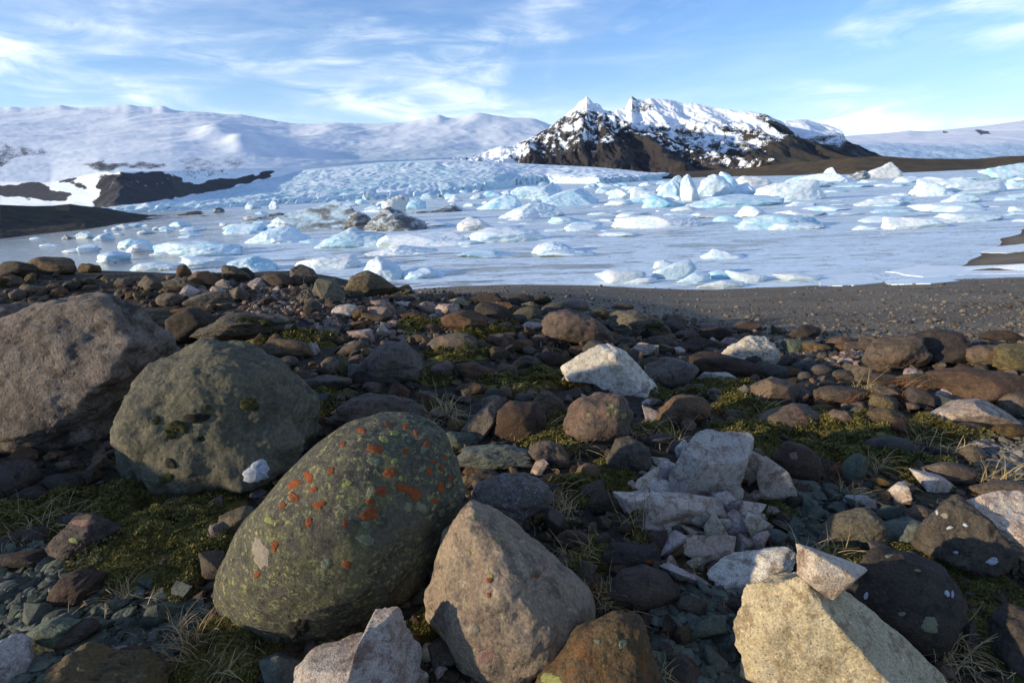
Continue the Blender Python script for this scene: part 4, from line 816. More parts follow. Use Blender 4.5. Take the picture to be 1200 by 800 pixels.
 (1043, 525, 62, 30, 8, 'S', 'blue', 'smooth blue-grey oval stone'), (1080, 536, 19, 15, -10, 'S', 'blue', 'small round grey pebble'), (1114, 555, 62, 30, 8, 'R', 'rust', 'rusty-spotted low boulder'), (1000, 551, 26, 44, 30, 'S', 'green', 'green-grey half-buried boulder'), (1062, 624, 48, 36, 10, 'A', 'green', 'blue-green rough lump'), (1084, 641, 17, 20, -10, 'A', 'green', 'small blue-green chip'), (1040, 603, 30, 24, 0, 'A', 'green', 'grey-green block'), (1059, 601, 26, 12, 5, 'B', 'green', 'flat grey-green chip'), (1175, 573, 80, 22, 4, 'R', 'gray', 'dark flat boulder'),
 (1053, 578, 46, 30, 12, 'A', 'white', 'white flat-topped rock with a brown end'), (1100, 567, 58, 22, 14, 'A', 'white', 'greyish white slab'), (1012, 589, 44, 20, 15, 'A', 'white', 'white crumbly rock with rusty spots'), (1132, 748, 28, 52, 10, 'A', 'dark', 'dark upright stone'), (1140, 533, 28, 22, 20, 'B', 'rust', 'dark red flat chip'), (1165, 549, 44, 10, 6, 'B', 'rust', 'reddish brown flat shard'), (1130, 500, 60, 14, 0, 'R', 'brown', 'brown low stone'), (1100, 506, 22, 8, 0, 'A', 'tan', 'small tan chip'), (1145, 522, 30, 12, 5, 'A', 'pink', 'pale flat chip'), (1180, 505, 36, 18, 0, 'R', 'brown', 'brown boulder'),
 (708, 591, 42, 34, 6, 'A', 'dark', 'dark angular stone with a pointed side'), (708, 612, 20, 17, 0, 'A', 'gray', 'small pale stone'), (672, 632, 48, 22, 6, 'R', 'dark', 'dark flat stone in moss'), (755, 545, 26, 18, 40, 'A', 'white', 'white chip'), (772, 516, 36, 16, -12, 'R', 'blue', 'dark blue-grey stone'), (762, 487, 34, 20, 25, 'A', 'pink', 'pinkish broken stone'), (757, 500, 22, 10, 0, 'S', 'blue', 'small dark pebble'),
 (797, 570, 30, 26, 0, 'A', 'gray', 'grey splinter'), (818, 555, 48, 44, 0, 'A', 'white', 'propped white fragment'), (909, 569, 48, 58, 22, 'A', 'white', 'bright white lump with rusty top'), (755, 586, 66, 36, -18, 'A', 'white', 'sharp white chip'), (818, 598, 130, 40, 8, 'A', 'white', 'long white slab with a brown hollow'), (828, 635, 50, 56, 35, 'B', 'white', 'split white block, lower half'), (838, 622, 26, 54, -28, 'B', 'white', 'split white block, upper half'), (864, 617, 34, 36, 20, 'A', 'pink', 'grey-pink cracked piece'), (872, 640, 32, 30, 0, 'A', 'pink', 'brownish broken piece'), (882, 667, 108, 46, -24, 'C', 'white', 'sunlit cream-coloured long rock'), (973, 668, 100, 62, 38, 'A', 'white', 'sunlit pointed white rock'), (804, 677, 66, 18, 22, 'A', 'pink', 'long thin white-veined splinter'), (767, 618, 30, 34, 30, 'A', 'pink', 'brown-white sliver'), (790, 640, 26, 40, 25, 'A', 'pink', 'brownish splinter'), (880, 598, 34, 22, 0, 'A', 'white', 'white crumbling corner piece'), (762, 566, 40, 26, -30, 'A', 'white', 'white leaning plate'), (885, 583, 30, 18, 0, 'A', 'pink', 'reddish brown rubble piece'), (800, 567, 20, 24, 0, 'C', 'gray', 'plain grey stone'),
 (803, 530, 26, 30, 20, 'A', 'white', 'narrow white splinter'), (875, 548, 34, 44, 12, 'A', 'white', 'white split-off side piece'), (862, 580, 30, 28, 0, 'A', 'white', 'white wedge under the crack'), (742, 570, 18, 16, 0, 'A', 'pink', 'small white crumb'), (783, 596, 24, 14, 10, 'A', 'pink', 'brown-stained white chip'), (845, 590, 36, 22, -10, 'A', 'white', 'rust-stained white lump'), (905, 600, 20, 14, 0, 'A', 'pink', 'pinkish crumb'), (815, 660, 22, 20, 0, 'A', 'white', 'white corner chip'), (790, 660, 20, 16, 20, 'A', 'pink', 'rusty white crumb'), (850, 648, 24, 18, 0, 'A', 'pink', 'grey-white wedge'), (745, 553, 20, 14, 0, 'A', 'white', 'bright little chip'), (700, 455, 26, 16, 10, 'A', 'pink', 'white-brown broken foot piece'), (748, 458, 30, 18, 25, 'A', 'white', 'white split corner'),
 (826, 735, 48, 38, 5, 'B', 'green', 'notched dark teal slab'), (868, 750, 42, 40, 35, 'B', 'green', 'green slab with a straight edge'), (838, 778, 46, 34, 25, 'B', 'green', 'grey-green shard'), (877, 787, 40, 38, 10, 'A', 'olive', 'olive shard with a sunlit corner'), (812, 712, 40, 26, 12, 'A', 'olive', 'olive-grey block'), (850, 720, 34, 14, 42, 'B', 'gray', 'pale tilted shard'), (870, 712, 38, 28, 10, 'C', 'dark', 'black block'), (907, 631, 32, 26, 0, 'C', 'green', 'teal rounded block'), (800, 790, 40, 40, 20, 'A', 'dark', 'dark chipped stone'), (788, 698, 16, 18, 0, 'A', 'dark', 'small dark chip'), (802, 745, 24, 26, 0, 'A', 'dark', 'dark grey chip'), (785, 735, 22, 28, 15, 'A', 'dark', 'slate-dark splinter'), (850, 757, 24, 20, 20, 'A', 'green', 'green-grey chip'), (781, 762, 18, 20, 0, 'A', 'dark', 'dark cube-like chip'), (828, 790, 24, 28, 0, 'A', 'green', 'blue-grey chip'), (852, 795, 22, 20, 0, 'A', 'green', 'mossy green chip'),
 (952, 600, 40, 22, 35, 'A', 'green', 'grey-green shard with a flat top'), (935, 615, 24, 18, 10, 'A', 'green', 'green-grey chip'), (980, 597, 26, 20, 30, 'A', 'green', 'grey-green tilted chip'), (945, 575, 26, 16, 0, 'A', 'dark', 'dark chip'), (975, 580, 36, 14, 35, 'B', 'dark', 'dark thin shard'), (958, 622, 22, 26, -20, 'A', 'green', 'dark green chip'), (932, 590, 20, 20, 0, 'A', 'dark', 'black chip'), (1000, 592, 30, 14, 25, 'A', 'green', 'green splinter'), (925, 640, 20, 18, 0, 'A', 'dark', 'dark small stone'),
 (46, 628, 36, 22, -15, 'R', 'dark', 'dark stone under dry grass'), (246, 600, 34, 30, -20, 'A', 'gray', 'sunlit grey angular stone'), (256, 626, 26, 38, 20, 'A', 'gray', 'upright grey stone with a lit edge'), (280, 614, 46, 44, 20, 'A', 'gray', 'grey-brown angular block'), (251, 668, 42, 42, 15, 'A', 'gray', 'grey jagged stone with a brown foot'),
 (90, 690, 68, 44, -32, 'R', 'dark', 'long dark half-buried stone'), (88, 745, 70, 34, -25, 'R', 'dark', 'black-brown rounded stone'), (12, 775, 50, 62, -20, 'C', 'pink', 'purplish crystalline rock'), (25, 656, 70, 18, -5, 'F', 'dark', 'flat dark stone'), (44, 718, 30, 28, 0, 'B', 'green', 'pale green-grey block'), (332, 786, 52, 46, 0, 'B', 'green', 'teal block with a flat top'), (507, 762, 28, 28, 0, 'A', 'white', 'small white block'), (490, 792, 30, 26, 0, 'A', 'white', 'white broken chip'), (520, 790, 24, 22, 0, 'A', 'pink', 'greyish white chip'), (612, 778, 56, 34, -20, 'A', 'mottled', 'pale speckled stone'), (188, 720, 36, 40, 20, 'B', 'green', 'dark greenstone plate'), (215, 692, 26, 34, 25, 'B', 'green', 'tall greenstone splinter'), (120, 735, 24, 24, 0, 'B', 'green', 'greenstone chip'), (150, 770, 50, 28, -20, 'A', 'dark', 'dark greenstone lump'), (140, 768, 22, 24, 0, 'C', 'pink', 'purplish knob'), (196, 770, 30, 16, 10, 'A', 'green', 'grey-green stone'),
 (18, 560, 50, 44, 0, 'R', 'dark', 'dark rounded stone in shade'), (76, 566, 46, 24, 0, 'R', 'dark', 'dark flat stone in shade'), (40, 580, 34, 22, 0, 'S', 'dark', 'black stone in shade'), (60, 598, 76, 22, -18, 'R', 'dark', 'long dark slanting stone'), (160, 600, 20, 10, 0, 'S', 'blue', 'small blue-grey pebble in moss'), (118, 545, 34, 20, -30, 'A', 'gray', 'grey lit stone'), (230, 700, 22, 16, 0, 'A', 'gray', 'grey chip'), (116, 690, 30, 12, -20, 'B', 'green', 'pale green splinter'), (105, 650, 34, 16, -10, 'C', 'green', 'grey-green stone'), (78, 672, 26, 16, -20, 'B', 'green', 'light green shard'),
]
for i, (cx_, cy_, w_, h_, an, st, mt, words) in enumerate(MID):
    n1, n2 = near_mark(cx_, cy_)
    big = max(w_, h_)
    kind = 'rock' if any(k in words for k in ('rock', 'block', 'lump', 'wedge')) else ('boulder' if 'boulder' in words else ('shard' if any(k in words for k in ('shard', 'splinter', 'slab', 'chip', 'plate', 'sliver', 'piece', 'fragment')) else 'stone'))
    o_ = make_rock({'shard': 'rock_shard', 'stone': 'stone', 'rock': 'rock', 'boulder': 'boulder'}[kind], st, mt, box=(cx_, cy_, w_, h_), ang=an, label=f'{words} {"by" if len((words + n1).split()) > 14 else "near"} {n1}', cat=kind, level=5 if big > 34 or st in 'AB' and big > 24 else 4, c=.85, sit={'sunlit cream-coloured long rock': .95, 'propped white fragment': 1.0}.get(words, .62), seed=900 + 13 * i)
    if words == 'sunlit pointed white rock': on_block = o_

from mathutils.bvhtree import BVHTree
def bvh_of(o):
    me = o.data; co = np.empty(len(me.vertices) * 3, np.float32); me.vertices.foreach_get('co', co); co = co.reshape(-1, 3) + np.array(o.location)
    tri = np.empty(len(me.loops), np.int32); me.loops.foreach_get('vertex_index', tri)
    return BVHTree.FromPolygons([tuple(v) for v in co.tolist()], [tuple(t) for t in tri.reshape(-1, 3).tolist()])
h_ = bvh_of(heroes['b6']).ray_cast(Vector(CAMP), Vector(ray(988, 712)).normalized())
if h_[0] is not None:
    cen = np.array(on_block.location) + np.array([0, 0, 0.5 * on_block.dimensions[2]]); d0 = (cen - CAMP) @ FV
    d1 = (np.array(h_[0]) - CAMP) @ FV - 0.015; k_ = d1 / d0
    on_block.scale = (k_, k_, k_); bot = CAMP + (np.array(on_block.location) - CAMP) * k_; on_block.location = tuple(bot)
rw = np.random.default_rng(515)
for k in range(46):
    t, q = rw.uniform(0, 6.28), math.sqrt(rw.random())
    px_, row_ = 826 + 78 * q * math.cos(t), 590 + 70 * q * math.sin(t) + 10 * math.cos(t)
    w_ = rw.uniform(16, 40); mt = ['white', 'white', 'white', 'pink'][rw.integers(4)]
    shape = ['wedge', 'splinter', 'plate', 'chip'][k % 4]; an = rw.uniform(-60, 60)
    asp = dict(wedge=.8, splinter=.42, plate=.55, chip=.9)[shape]
    make_rock('rock_shard', 'AB'[k % 2], mt, box=(px_, row_, w_, w_ * asp), ang=an, label=f'{"white" if mt == "white" else "pinkish"} shattered {shape} in the heap around the cracked white rock', cat='shard', group='shattered white shards', level=4, c=.7, sit=rw.uniform(.5, 1.3), seed=6100 + k)
for k in range(12):
    px_, row_ = rw.uniform(650, 775), rw.uniform(425, 475); w_ = rw.uniform(12, 26)
    make_rock('rock_shard', 'A', ['white', 'pink'][k % 2], box=(px_, row_, w_, w_ * .6), ang=rw.uniform(-50, 50), label=f'{["white", "pinkish"][k % 2]} broken chip lying around the two-sided white block', cat='shard', group='chips around the two-sided block', level=4, c=.7, sit=.8, seed=6300 + k)

# ------------------------------------------------------------------ icebergs and floes
bergs = []
def berg(top, base, mat, style, label, group=None, deep=0.5, level=5, seed=None, name='iceberg', cat='iceberg', fq=1.0, noise=1.0, z=WATER):
    seed = seed if seed is not None else 5000 + 11 * len(bergs)
    top = np.array(top, float); mid = (top[:, 0].min() + top[:, 0].max()) / 2
    yf = min(float((CAMZ - z) / max(-slope(mid, base), 1e-3)), 620); k = CP + (400 - base) / 600 * SP
    hw = (top[:, 0].max() - top[:, 0].min()) / 2 / 600 * yf / k
    c = deep * hw; yc = yf + 0.75 * c
    W = at_dist(top[:, 0], top[:, 1], np.full(len(top), yc))
    xs, zs = W[:, 0], np.maximum(W[:, 2] - z, 0.02)
    hgt = zs.max(); low = 0.55 * hgt + 0.1
    zs[0] = zs[-1] = min(zs[0], 0.12 * hgt); 
    pts = [(x, -h) for x, h in zip(xs, zs)] + [(xs[-1] - 0.06 * (xs[-1] - xs[0]), low), (xs[0] + 0.06 * (xs[-1] - xs[0]), low)]
    P, F, (cx, cy, a, b) = star(level, seed, style, pts, None, noise, fq)
    V = np.stack([P[:, 0] * a, -P[:, 2] * c, P[:, 1] * b], 1)
    lo = V[:, 2].min()
    V[:, 2] -= lo
    o = obj(name, mesh_np(name, V, F, True, None, 34), M[mat], (cx, yc, z - cy + lo), label=label, category=cat, group=group)
    bergs.append(o); return o
HERO_ICE = [
 ([(311, 268), (314, 257), (330, 251), (360, 246), (385, 240), (398, 234), (412, 238), (424, 246), (432, 264)], 269, 'icedirty', 'J', 'long grey-blue iceberg streaked with black ash', .35),
 ([(424, 269), (434, 258), (440, 254), (447, 245), (455, 242), (465, 248), (480, 255), (493, 259), (500, 264)], 271, 'iceash', 'J', 'black ash-covered ice mound beside the anvil-shaped ice', .5),
 ([(455, 262), (458, 250), (456, 240), (446, 230), (468, 228), (479, 230), (473, 239), (476, 250), (483, 258)], 262, 'icecream', 'J', 'anvil-shaped pale ice block rising behind an ash mound', .8),
 ([(402, 269), (412, 252), (420, 247), (430, 252), (444, 264)], 271, 'iceash', 'J', 'dark ash heap at the end of the streaked iceberg', .6),
 ([(480, 249), (510, 246), (528, 240), (536, 242), (542, 248)], 249, 'iceash', 'I', 'low black ash-topped ice bank', .6),
 ([(286, 284), (310, 272), (338, 264), (345, 266), (352, 273), (365, 279)], 285, 'ice', 'I', 'smooth pale wedge-shaped floe before the streaked iceberg', .6),
 ([(265, 273), (272, 263), (290, 262), (307, 264), (313, 270)], 274, 'ice', 'F', 'flat-topped pale floe behind the smooth wedge', .6),
 ([(178, 297), (180, 288), (200, 283), (250, 283), (278, 286), (285, 293)], 297, 'ice', 'I', 'long whale-backed floe beside the open water', .35),
 ([(211, 301), (240, 292), (262, 286), (278, 289), (285, 298)], 301, 'iceblue', 'I', 'low blue-shaded floe against the whale-backed one', .5),
 ([(263, 317), (269, 307), (300, 300), (318, 304), (325, 313)], 319, 'ice', 'I', 'rounded pale floe just beyond the pinkish rocks', .55),
 ([(199, 312), (215, 301), (260, 301), (290, 305)], 313, 'icewhite', 'F', 'thin shelf of ice behind the pinkish rocks', .6),
 ([(153, 315), (160, 309), (185, 307), (215, 309), (222, 314)], 316, 'ice', 'F', 'flat white floe touching the stony crest', .4),
 ([(367, 289), (390, 277), (412, 267), (420, 269), (440, 272), (462, 277), (470, 286)], 290, 'iceblue', 'I', 'tent-shaped blue floe behind the long white slab', .45),
 ([(345, 315), (350, 306), (380, 300), (410, 299), (425, 312)], 316, 'icewhite', 'F', 'broad low white floe near the grey tent-shaped boulder', .5),
 ([(422, 326), (428, 314), (438, 304), (445, 300), (456, 304), (470, 312), (478, 324)], 328, 'ice', 'I', 'cone-shaped floe near the shore with a dark crack beside it', .7),
 ([(472, 324), (480, 314), (500, 314), (515, 318), (523, 323)], 326, 'ice', 'I', 'rounded low floe joined to the cone-shaped one', .7),
 ([(441, 289), (444, 281), (455, 276), (500, 273), (540, 271), (546, 278), (550, 286)], 289, 'icewhite', 'F', 'long white slab with a cream sunlit edge', .35),
 ([(543, 284), (556, 272), (575, 266), (600, 265), (625, 270), (645, 277)], 284, 'ice', 'I', 'smooth elongated floe at the end of the long white slab', .4),
 ([(428, 298), (450, 292), (470, 287), (495, 291), (513, 296)], 298, 'icewhite', 'I', 'flat pale floe before the long white slab', .6),
 ([(535, 269), (540, 258), (548, 254), (562, 257), (580, 266)], 270, 'icecream', 'I', 'small grey-cream humped iceberg', .7),
 ([(582, 254), (600, 245), (620, 239), (638, 237), (646, 240), (664, 251)], 255, 'ice', 'J', 'roof-shaped iceberg with a blue shaded side', .5),
 ([(595, 258), (612, 250), (625, 248), (634, 256)], 258, 'icewhite', 'I', 'small rounded floe under the roof-shaped iceberg', .7),
 ([(641, 261), (646, 254), (665, 254), (690, 259)], 261, 'iceblue', 'I', 'small blue floe with a lifted end', .6),
 ([(660, 270), (668, 263), (700, 263), (718, 268)], 270, 'ice', 'F', 'low flat floe with a ragged edge', .6),
 ([(622, 295), (632, 288), (648, 283), (660, 285), (673, 294)], 297, 'ice', 'I', 'domed pale floe standing alone in the lake ice', .7),
 ([(663, 298), (667, 294), (685, 294), (692, 298)], 299, 'icewhite', 'F', 'small white plate at the foot of the lone dome', .7),
 ([(558, 245), (575, 235), (592, 227), (606, 229), (612, 242)], 245, 'ice', 'I', 'broad blue-white iceberg behind the roof-shaped one', .5),
 ([(625, 241), (650, 232), (680, 222), (696, 220), (700, 227), (703, 239)], 241, 'ice', 'J', 'big grey-white iceberg with a steep end', .5),
 ([(600, 233), (620, 229), (645, 222), (656, 213), (661, 226)], 233, 'iceblue', 'J', 'blue iceberg with a raised pointed tip', .4),
 ([(597, 228), (600, 220), (615, 218), (645, 219), (650, 227)], 228, 'iceblue', 'I', 'flat blue iceberg before the glacier front', .4),
 ([(712, 232), (720, 221), (730, 225), (745, 231)], 233, 'icewhite', 'J', 'small peaked white iceberg', .6),
 ([(737, 233), (744, 221), (760, 225), (776, 231)], 233, 'icewhite', 'J', 'white iceberg with an upturned side', .6),
 ([(716, 266), (724, 255), (760, 252), (800, 252), (818, 257), (826, 264)], 267, 'icewhite', 'F', 'wide low white slab before the tall toothed bergs', .35),
 ([(750, 243), (763, 228), (772, 229), (790, 236), (808, 242)], 243, 'iceblue', 'I', 'smooth blue hump before the tall toothed bergs', .6),
 ([(766, 231), (778, 217), (788, 209), (797, 205), (801, 213), (800, 232)], 234, 'ice', 'J', 'tall wedge-shaped berg beside a narrow tooth', .6),
 ([(797, 233), (798, 213), (804, 204), (810, 210), (821, 229)], 235, 'icewhite', 'J', 'narrow upright tooth of ice', .8),
 ([(814, 229), (822, 214), (836, 204), (848, 207), (856, 218), (860, 228)], 230, 'ice', 'I', 'tall domed berg with a grey hollow', .6),
 ([(836, 212), (845, 201), (853, 204), (862, 213), (870, 220)], 225, 'iceblue', 'I', 'smooth blue crown behind the tall domed berg', .6),
 ([(856, 228), (862, 216), (875, 214), (889, 224)], 228, 'ice', 'I', 'rounded berg beside the tall domed one', .7),
 ([(857, 217), (870, 206), (885, 206), (898, 210), (906, 216)], 218, 'icecream', 'I', 'dirty cream berg behind the rounded ones', .5),
 ([(884, 231), (892, 219), (915, 214), (935, 211), (955, 209), (963, 222), (969, 233)], 235, 'icewhite', 'J', 'massive pale berg with a dark undercut', .4),
 ([(806, 242), (835, 231), (870, 227), (905, 226), (918, 228), (921, 239)], 242, 'iceblue', 'I', 'wide gently sloping blue berg', .4),
 ([(859, 253), (864, 242), (880, 241), (892, 245), (902, 251)], 254, 'icewhite', 'I', 'small white block mirrored in the wet ice', .7),
 ([(860, 268), (880, 256), (910, 250), (945, 252), (966, 260)], 268, 'iceblue', 'I', 'low blue floe behind a thin cream plate', .4),
 ([(898, 268), (906, 261), (950, 261), (966, 267)], 269, 'icewhite', 'F', 'thin cream plate lying before the low blue floe', .5),
 ([(938, 213), (950, 206), (962, 204), (970, 203), (974, 196), (978, 204), (1000, 210)], 214, 'icewhite', 'J', 'distant berg with a small upright spike', .4),
 ([(984, 211), (998, 205), (1006, 200), (1014, 205), (1020, 210)], 211, 'iceash', 'J', 'brownish dirt-banded berg beside the cream tent', .5),
 ([(1011, 208), (1025, 200), (1034, 197), (1043, 190), (1050, 200), (1055, 208)], 209, 'icecream', 'J', 'cream tent-shaped berg before the moraine', .5),
 ([(1046, 214), (1058, 207), (1072, 206), (1084, 212)], 214, 'ice', 'I', 'small blue-white berg below the cream tent', .5),
 ([(1066, 228), (1078, 212), (1090, 207), (1110, 212), (1126, 208), (1140, 213), (1160, 215), (1171, 211), (1182, 221)], 227, 'icewhite', 'I', 'long greenish-white berg with a saddle', .3),
 ([(1073, 229), (1083, 214), (1094, 213), (1106, 221), (1118, 227)], 230, 'ice', 'I', 'rounded lump before the long saddled berg', .6),
 ([(1148, 209), (1160, 196), (1185, 194), (1196, 191), (1220, 198), (1235, 209)], 210, 'ice', 'J', 'broad angular berg before the moraine at its low end', .4),
 ([(1172, 221), (1185, 210), (1203, 214), (1215, 220)], 221, 'iceblue', 'I', 'small blue hump beside the long saddled berg', .5),
 ([(1103, 237), (1118, 227), (1135, 229), (1150, 236)], 238, 'ice', 'I', 'low white mound beyond the thin grey floes', .5),
 ([(1034, 266), (1038, 254), (1060, 254), (1085, 256), (1102, 260), (1107, 266)], 268, 'icewhite', 'F', 'white block-shaped floe mirrored in open water', .35),
 ([(998, 268), (1010, 264), (1036, 266)], 269, 'icewhite', 'F', 'thin ice tongue beside the block-shaped floe', .4),
 ([(1094, 258), (1106, 250), (1140, 250), (1168, 252), (1174, 257)], 260, 'ice', 'F', 'long greyish floe beside open water', .35),
 ([(1182, 247), (1185, 242), (1205, 244), (1212, 247)], 248, 'icewhite', 'F', 'flat white floe at the edge of open water', .4),
 ([(822, 298), (838, 292), (858, 297), (870, 302)], 303, 'icewhite', 'F', 'thin white floe with a wet blue tail', .5),
 ([(1000, 240), (1020, 233), (1045, 231), (1068, 239)], 241, 'icewhite', 'I', 'low white ridge of ice beyond wet leads', .4),
 ([(112, 283), (118, 275), (130, 272), (133, 280)], 281, 'ice', 'I', 'blue-white floe with a sloping back near the spit', .7),
 ([(88, 281), (98, 272), (106, 271), (112, 278)], 279, 'icedirty', 'J', 'small dirty floe near the spit', .6),
 ([(73, 280), (78, 275), (84, 278)], 280, 'iceash', 'J', 'tiny ash-covered ice lump near the spit', .7),
 ([(112, 306), (118, 297), (132, 294), (150, 298), (154, 303)], 307, 'ice', 'I', 'white floe behind the round brown boulder', .6),
 ([(147, 295), (160, 287), (175, 283), (181, 291)], 295, 'icewhite', 'I', 'crumbly white floe beside the whale-backed one', .6),
 ([(137, 291), (142, 283), (155, 279), (172, 282), (178, 288)], 291, 'ice', 'I', 'pale floe with a rough face near the whale-backed one', .5),
 ([(88, 294), (95, 288), (112, 286), (114, 291)], 295, 'ice', 'B', 'small boxy floe in the open water', .5),
 ([(472, 246), (478, 238), (488, 232), (498, 238), (500, 244)], 245, 'iceblue', 'I', 'blue berg behind the anvil-shaped ice', .6),
 ([(425, 235), (428, 224), (433, 226), (439, 229), (440, 234)], 235, 'icedirty', 'J', 'small grey tooth of ice before the glacier', .7),
 ([(287, 244), (293, 236), (299, 235), (306, 242)], 245, 'iceblue', 'I', 'small blue dome of ice beyond the spit', .7),
 ([(316, 244), (320, 235), (324, 236), (328, 243)], 245, 'icewhite', 'J', 'small pointed ice block beyond the spit', .7),
 ([(250, 248), (254, 242), (260, 243), (263, 248)], 249, 'iceash', 'J', 'black ice-borne rock at the tip of the spit', .8),
 ([(282, 257), (288, 251), (310, 252), (330, 249), (333, 254)], 258, 'iceash', 'I', 'flat dark ash-covered floe beyond the smooth wedge', .5),
]
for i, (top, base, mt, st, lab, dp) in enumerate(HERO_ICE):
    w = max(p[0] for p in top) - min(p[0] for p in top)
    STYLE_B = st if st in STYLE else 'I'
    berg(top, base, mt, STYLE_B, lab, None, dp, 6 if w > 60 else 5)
# small floes that only their place tells apart
rf = np.random.default_rng(77)
ZONES = [  # px range, row range, count, w range, height ratio, materials
 (130, 330, 250, 274, 40, (10, 34), .20, ('ice', 'icewhite', 'iceblue'), '', ''),
 (40, 230, 268, 300, 16, (14, 40), .17, ('ice', 'icewhite'), '', ''),
 (330, 580, 224, 248, 56, (8, 30), .26, ('ice', 'icewhite', 'iceblue', 'icedirty'), '', ''),
 (560, 800, 214, 238, 46, (8, 34), .24, ('ice', 'icewhite', 'iceblue'), '', ''),
 (690, 960, 236, 264, 36, (16, 60), .13, ('ice', 'icewhite', 'iceblue'), '', ''),
 (930, 1210, 210, 264, 56, (18, 80), .11, ('ice', 'icewhite', 'iceblue'), '', ''),
 (360, 760, 248, 306, 34, (22, 80), .08, ('icewhite', 'ice', 'iceblue'), '', ''),
]
for x0, x1, r0, r1, cnt, wr, hr, mats, lab, grp in ZONES:
    for k in range(cnt):
        px_, row_ = rf.uniform(x0, x1), rf.uniform(r0, r1)
        if x0 == 130 and row_ < 256 + (px_ < 255) * 8 - max(0, (px_ - 255)) * .08: continue
        if px_ < 262 and row_ < poly(SFOOT, px_) + 3: continue
        w = rf.uniform(*wr) * (0.6 + 0.4 * (row_ - r0) / (r1 - r0)); h = w * hr * rf.uniform(.6, 1.5)
        s = rf.uniform(-.3, .3)
        top = [(px_ - w / 2, row_ - .15 * h), (px_ - w * .3, row_ - h * rf.uniform(.55, .95)), (px_ + s * w * .5, row_ - h), (px_ + w * .33, row_ - h * rf.uniform(.4, .85)), (px_ + w / 2, row_ - .15 * h)]
        mt_, st_ = mats[rf.integers(len(mats))], ['I', 'F', 'J'][rf.integers(3)]
        near = min(HERO_ICE, key=lambda q: (np.mean([p[0] for p in q[0]]) - px_) ** 2 + 9 * (q[1] - row_) ** 2)[4]
        lab = f"small {dict(ice='pale', icewhite='white', iceblue='blue', icedirty='ash-streaked')[mt_]} {dict(I='rounded', F='flat', J='jagged')[st_]} floe by the {short(near)}"
        berg(top, row_, mt_, st_, lab, 'small floes on the lake', rf.uniform(.4, .7), 4, name='ice_floe', cat='ice floe')
# ice stranded along the beach
SHORE_ICE = [
 ([(697, 321), (712, 316), (735, 316), (757, 319), (756, 326), (737, 334), (714, 333)], 'icewhite', 'stranded bowl-shaped white ice block dotted with pebbles'),
 ([(731, 332), (748, 326), (770, 325), (766, 331), (748, 334)], 'icewhite', 'thin stranded ice plate beside the bowl-shaped block'),
 ([(760, 329), (768, 318), (790, 309), (808, 304), (816, 315), (806, 326), (790, 331), (770, 331)], 'ice', 'tilted blue-white ice slab leaning on the beach'),
 ([(765, 316), (768, 307), (778, 304), (790, 309), (785, 316)], 'icewhite', 'round ice lump behind the tilted slab'),
 ([(793, 331), (814, 319), (833, 319), (831, 329), (815, 334)], 'ice', 'sloping ice block beside the tilted slab'),
 ([(816, 336), (845, 328), (873, 330), (871, 335), (845, 339)], 'icewhite', 'flat pale ice plate lying on the gravel'),
 ([(849, 317), (875, 321), (899, 324), (891, 333), (872, 332), (858, 326)], 'icewhite', 'upturned ice plate with a curved lower edge'),
 ([(905, 322), (930, 320), (962, 323), (956, 331), (925, 331)], 'icewhite', 'low broad ice plate at the water line'),
 ([(828, 320), (842, 316), (858, 320), (858, 328), (838, 329)], 'iceblue', 'small blue ice block between stranded plates'),
]
for i, (pts, mt, lab) in enumerate(SHORE_ICE):
    STYLE['P'] = (0.75, 4, .80, .98, 18, .05, .02)
    make_rock('stranded_ice', 'P', mt, pts=pts, label=lab, cat='ice block', level=5, c=.7, sit=.55, seed=7100 + i)
def ice_sheet(pts, label, th=0.05):
    """thin broken plate of shore ice following the beach"""
    W = []
    for px_, row_ in pts:
        y = hit(px_, row_); W.append(at_dist(px_, row_, y)[0])
    W = np.array(W); c = W.mean(0); n = len(W)
    rr = np.random.default_rng(int(pts[0][0]))
    ring = []
    for i in range(n):
        A, B = W[i], W[(i + 1) % n]
        for t in np.linspace(0, 1, 7)[:-1]:
            p = A + (B - A) * t; p = p + (p - c) * rr.uniform(-.05, .05); ring.append(p)
    ring = np.array(ring); m = len(ring)
    z = np.maximum(H(ring[:, 0], ring[:, 1]), WATER)
    top = ring.copy(); top[:, 2] = z + th; bot = ring.copy(); bot[:, 2] = z - 0.05
    cz = max(float(H(c[0:1], c[1:2])[0]), WATER) + th
    V = np.vstack([top, bot, [[c[0], c[1], cz + 0.01]]]) ; o0 = np.array([c[0], c[1], cz - th]); V = V - o0
    F = []
    for i in range(m):
        j = (i + 1) % m; F += [[i, j, 2 * m], [i + m, j + m, j], [i + m, j, i]]
    obj('ice_plate', mesh_np('ice_plate', V, np.array(F), False), M['icewhite'], tuple(o0), label=label, category='ice plate')
ice_sheet([(961, 328), (975, 322), (1010, 323), (1036, 331), (1000, 335), (962, 336)], 'whitish shore ice plate with a square end on dark gravel')
ice_sheet([(1036, 331), (1060, 327), (1110, 328), (1125, 330), (1090, 333), (1045, 334)], 'long thin shore ice strip on dark gravel')
ice_sheet([(1040, 319), (1080, 311), (1150, 312), (1215, 315), (1215, 321), (1140, 322), (1080, 325)], 'broad grey-white sheet of ice across the gravel inlet')
ice_sheet([(1150, 296), (1165, 290), (1215, 284), (1215, 293), (1180, 297)], 'pale ice sheet between two gravel tongues')

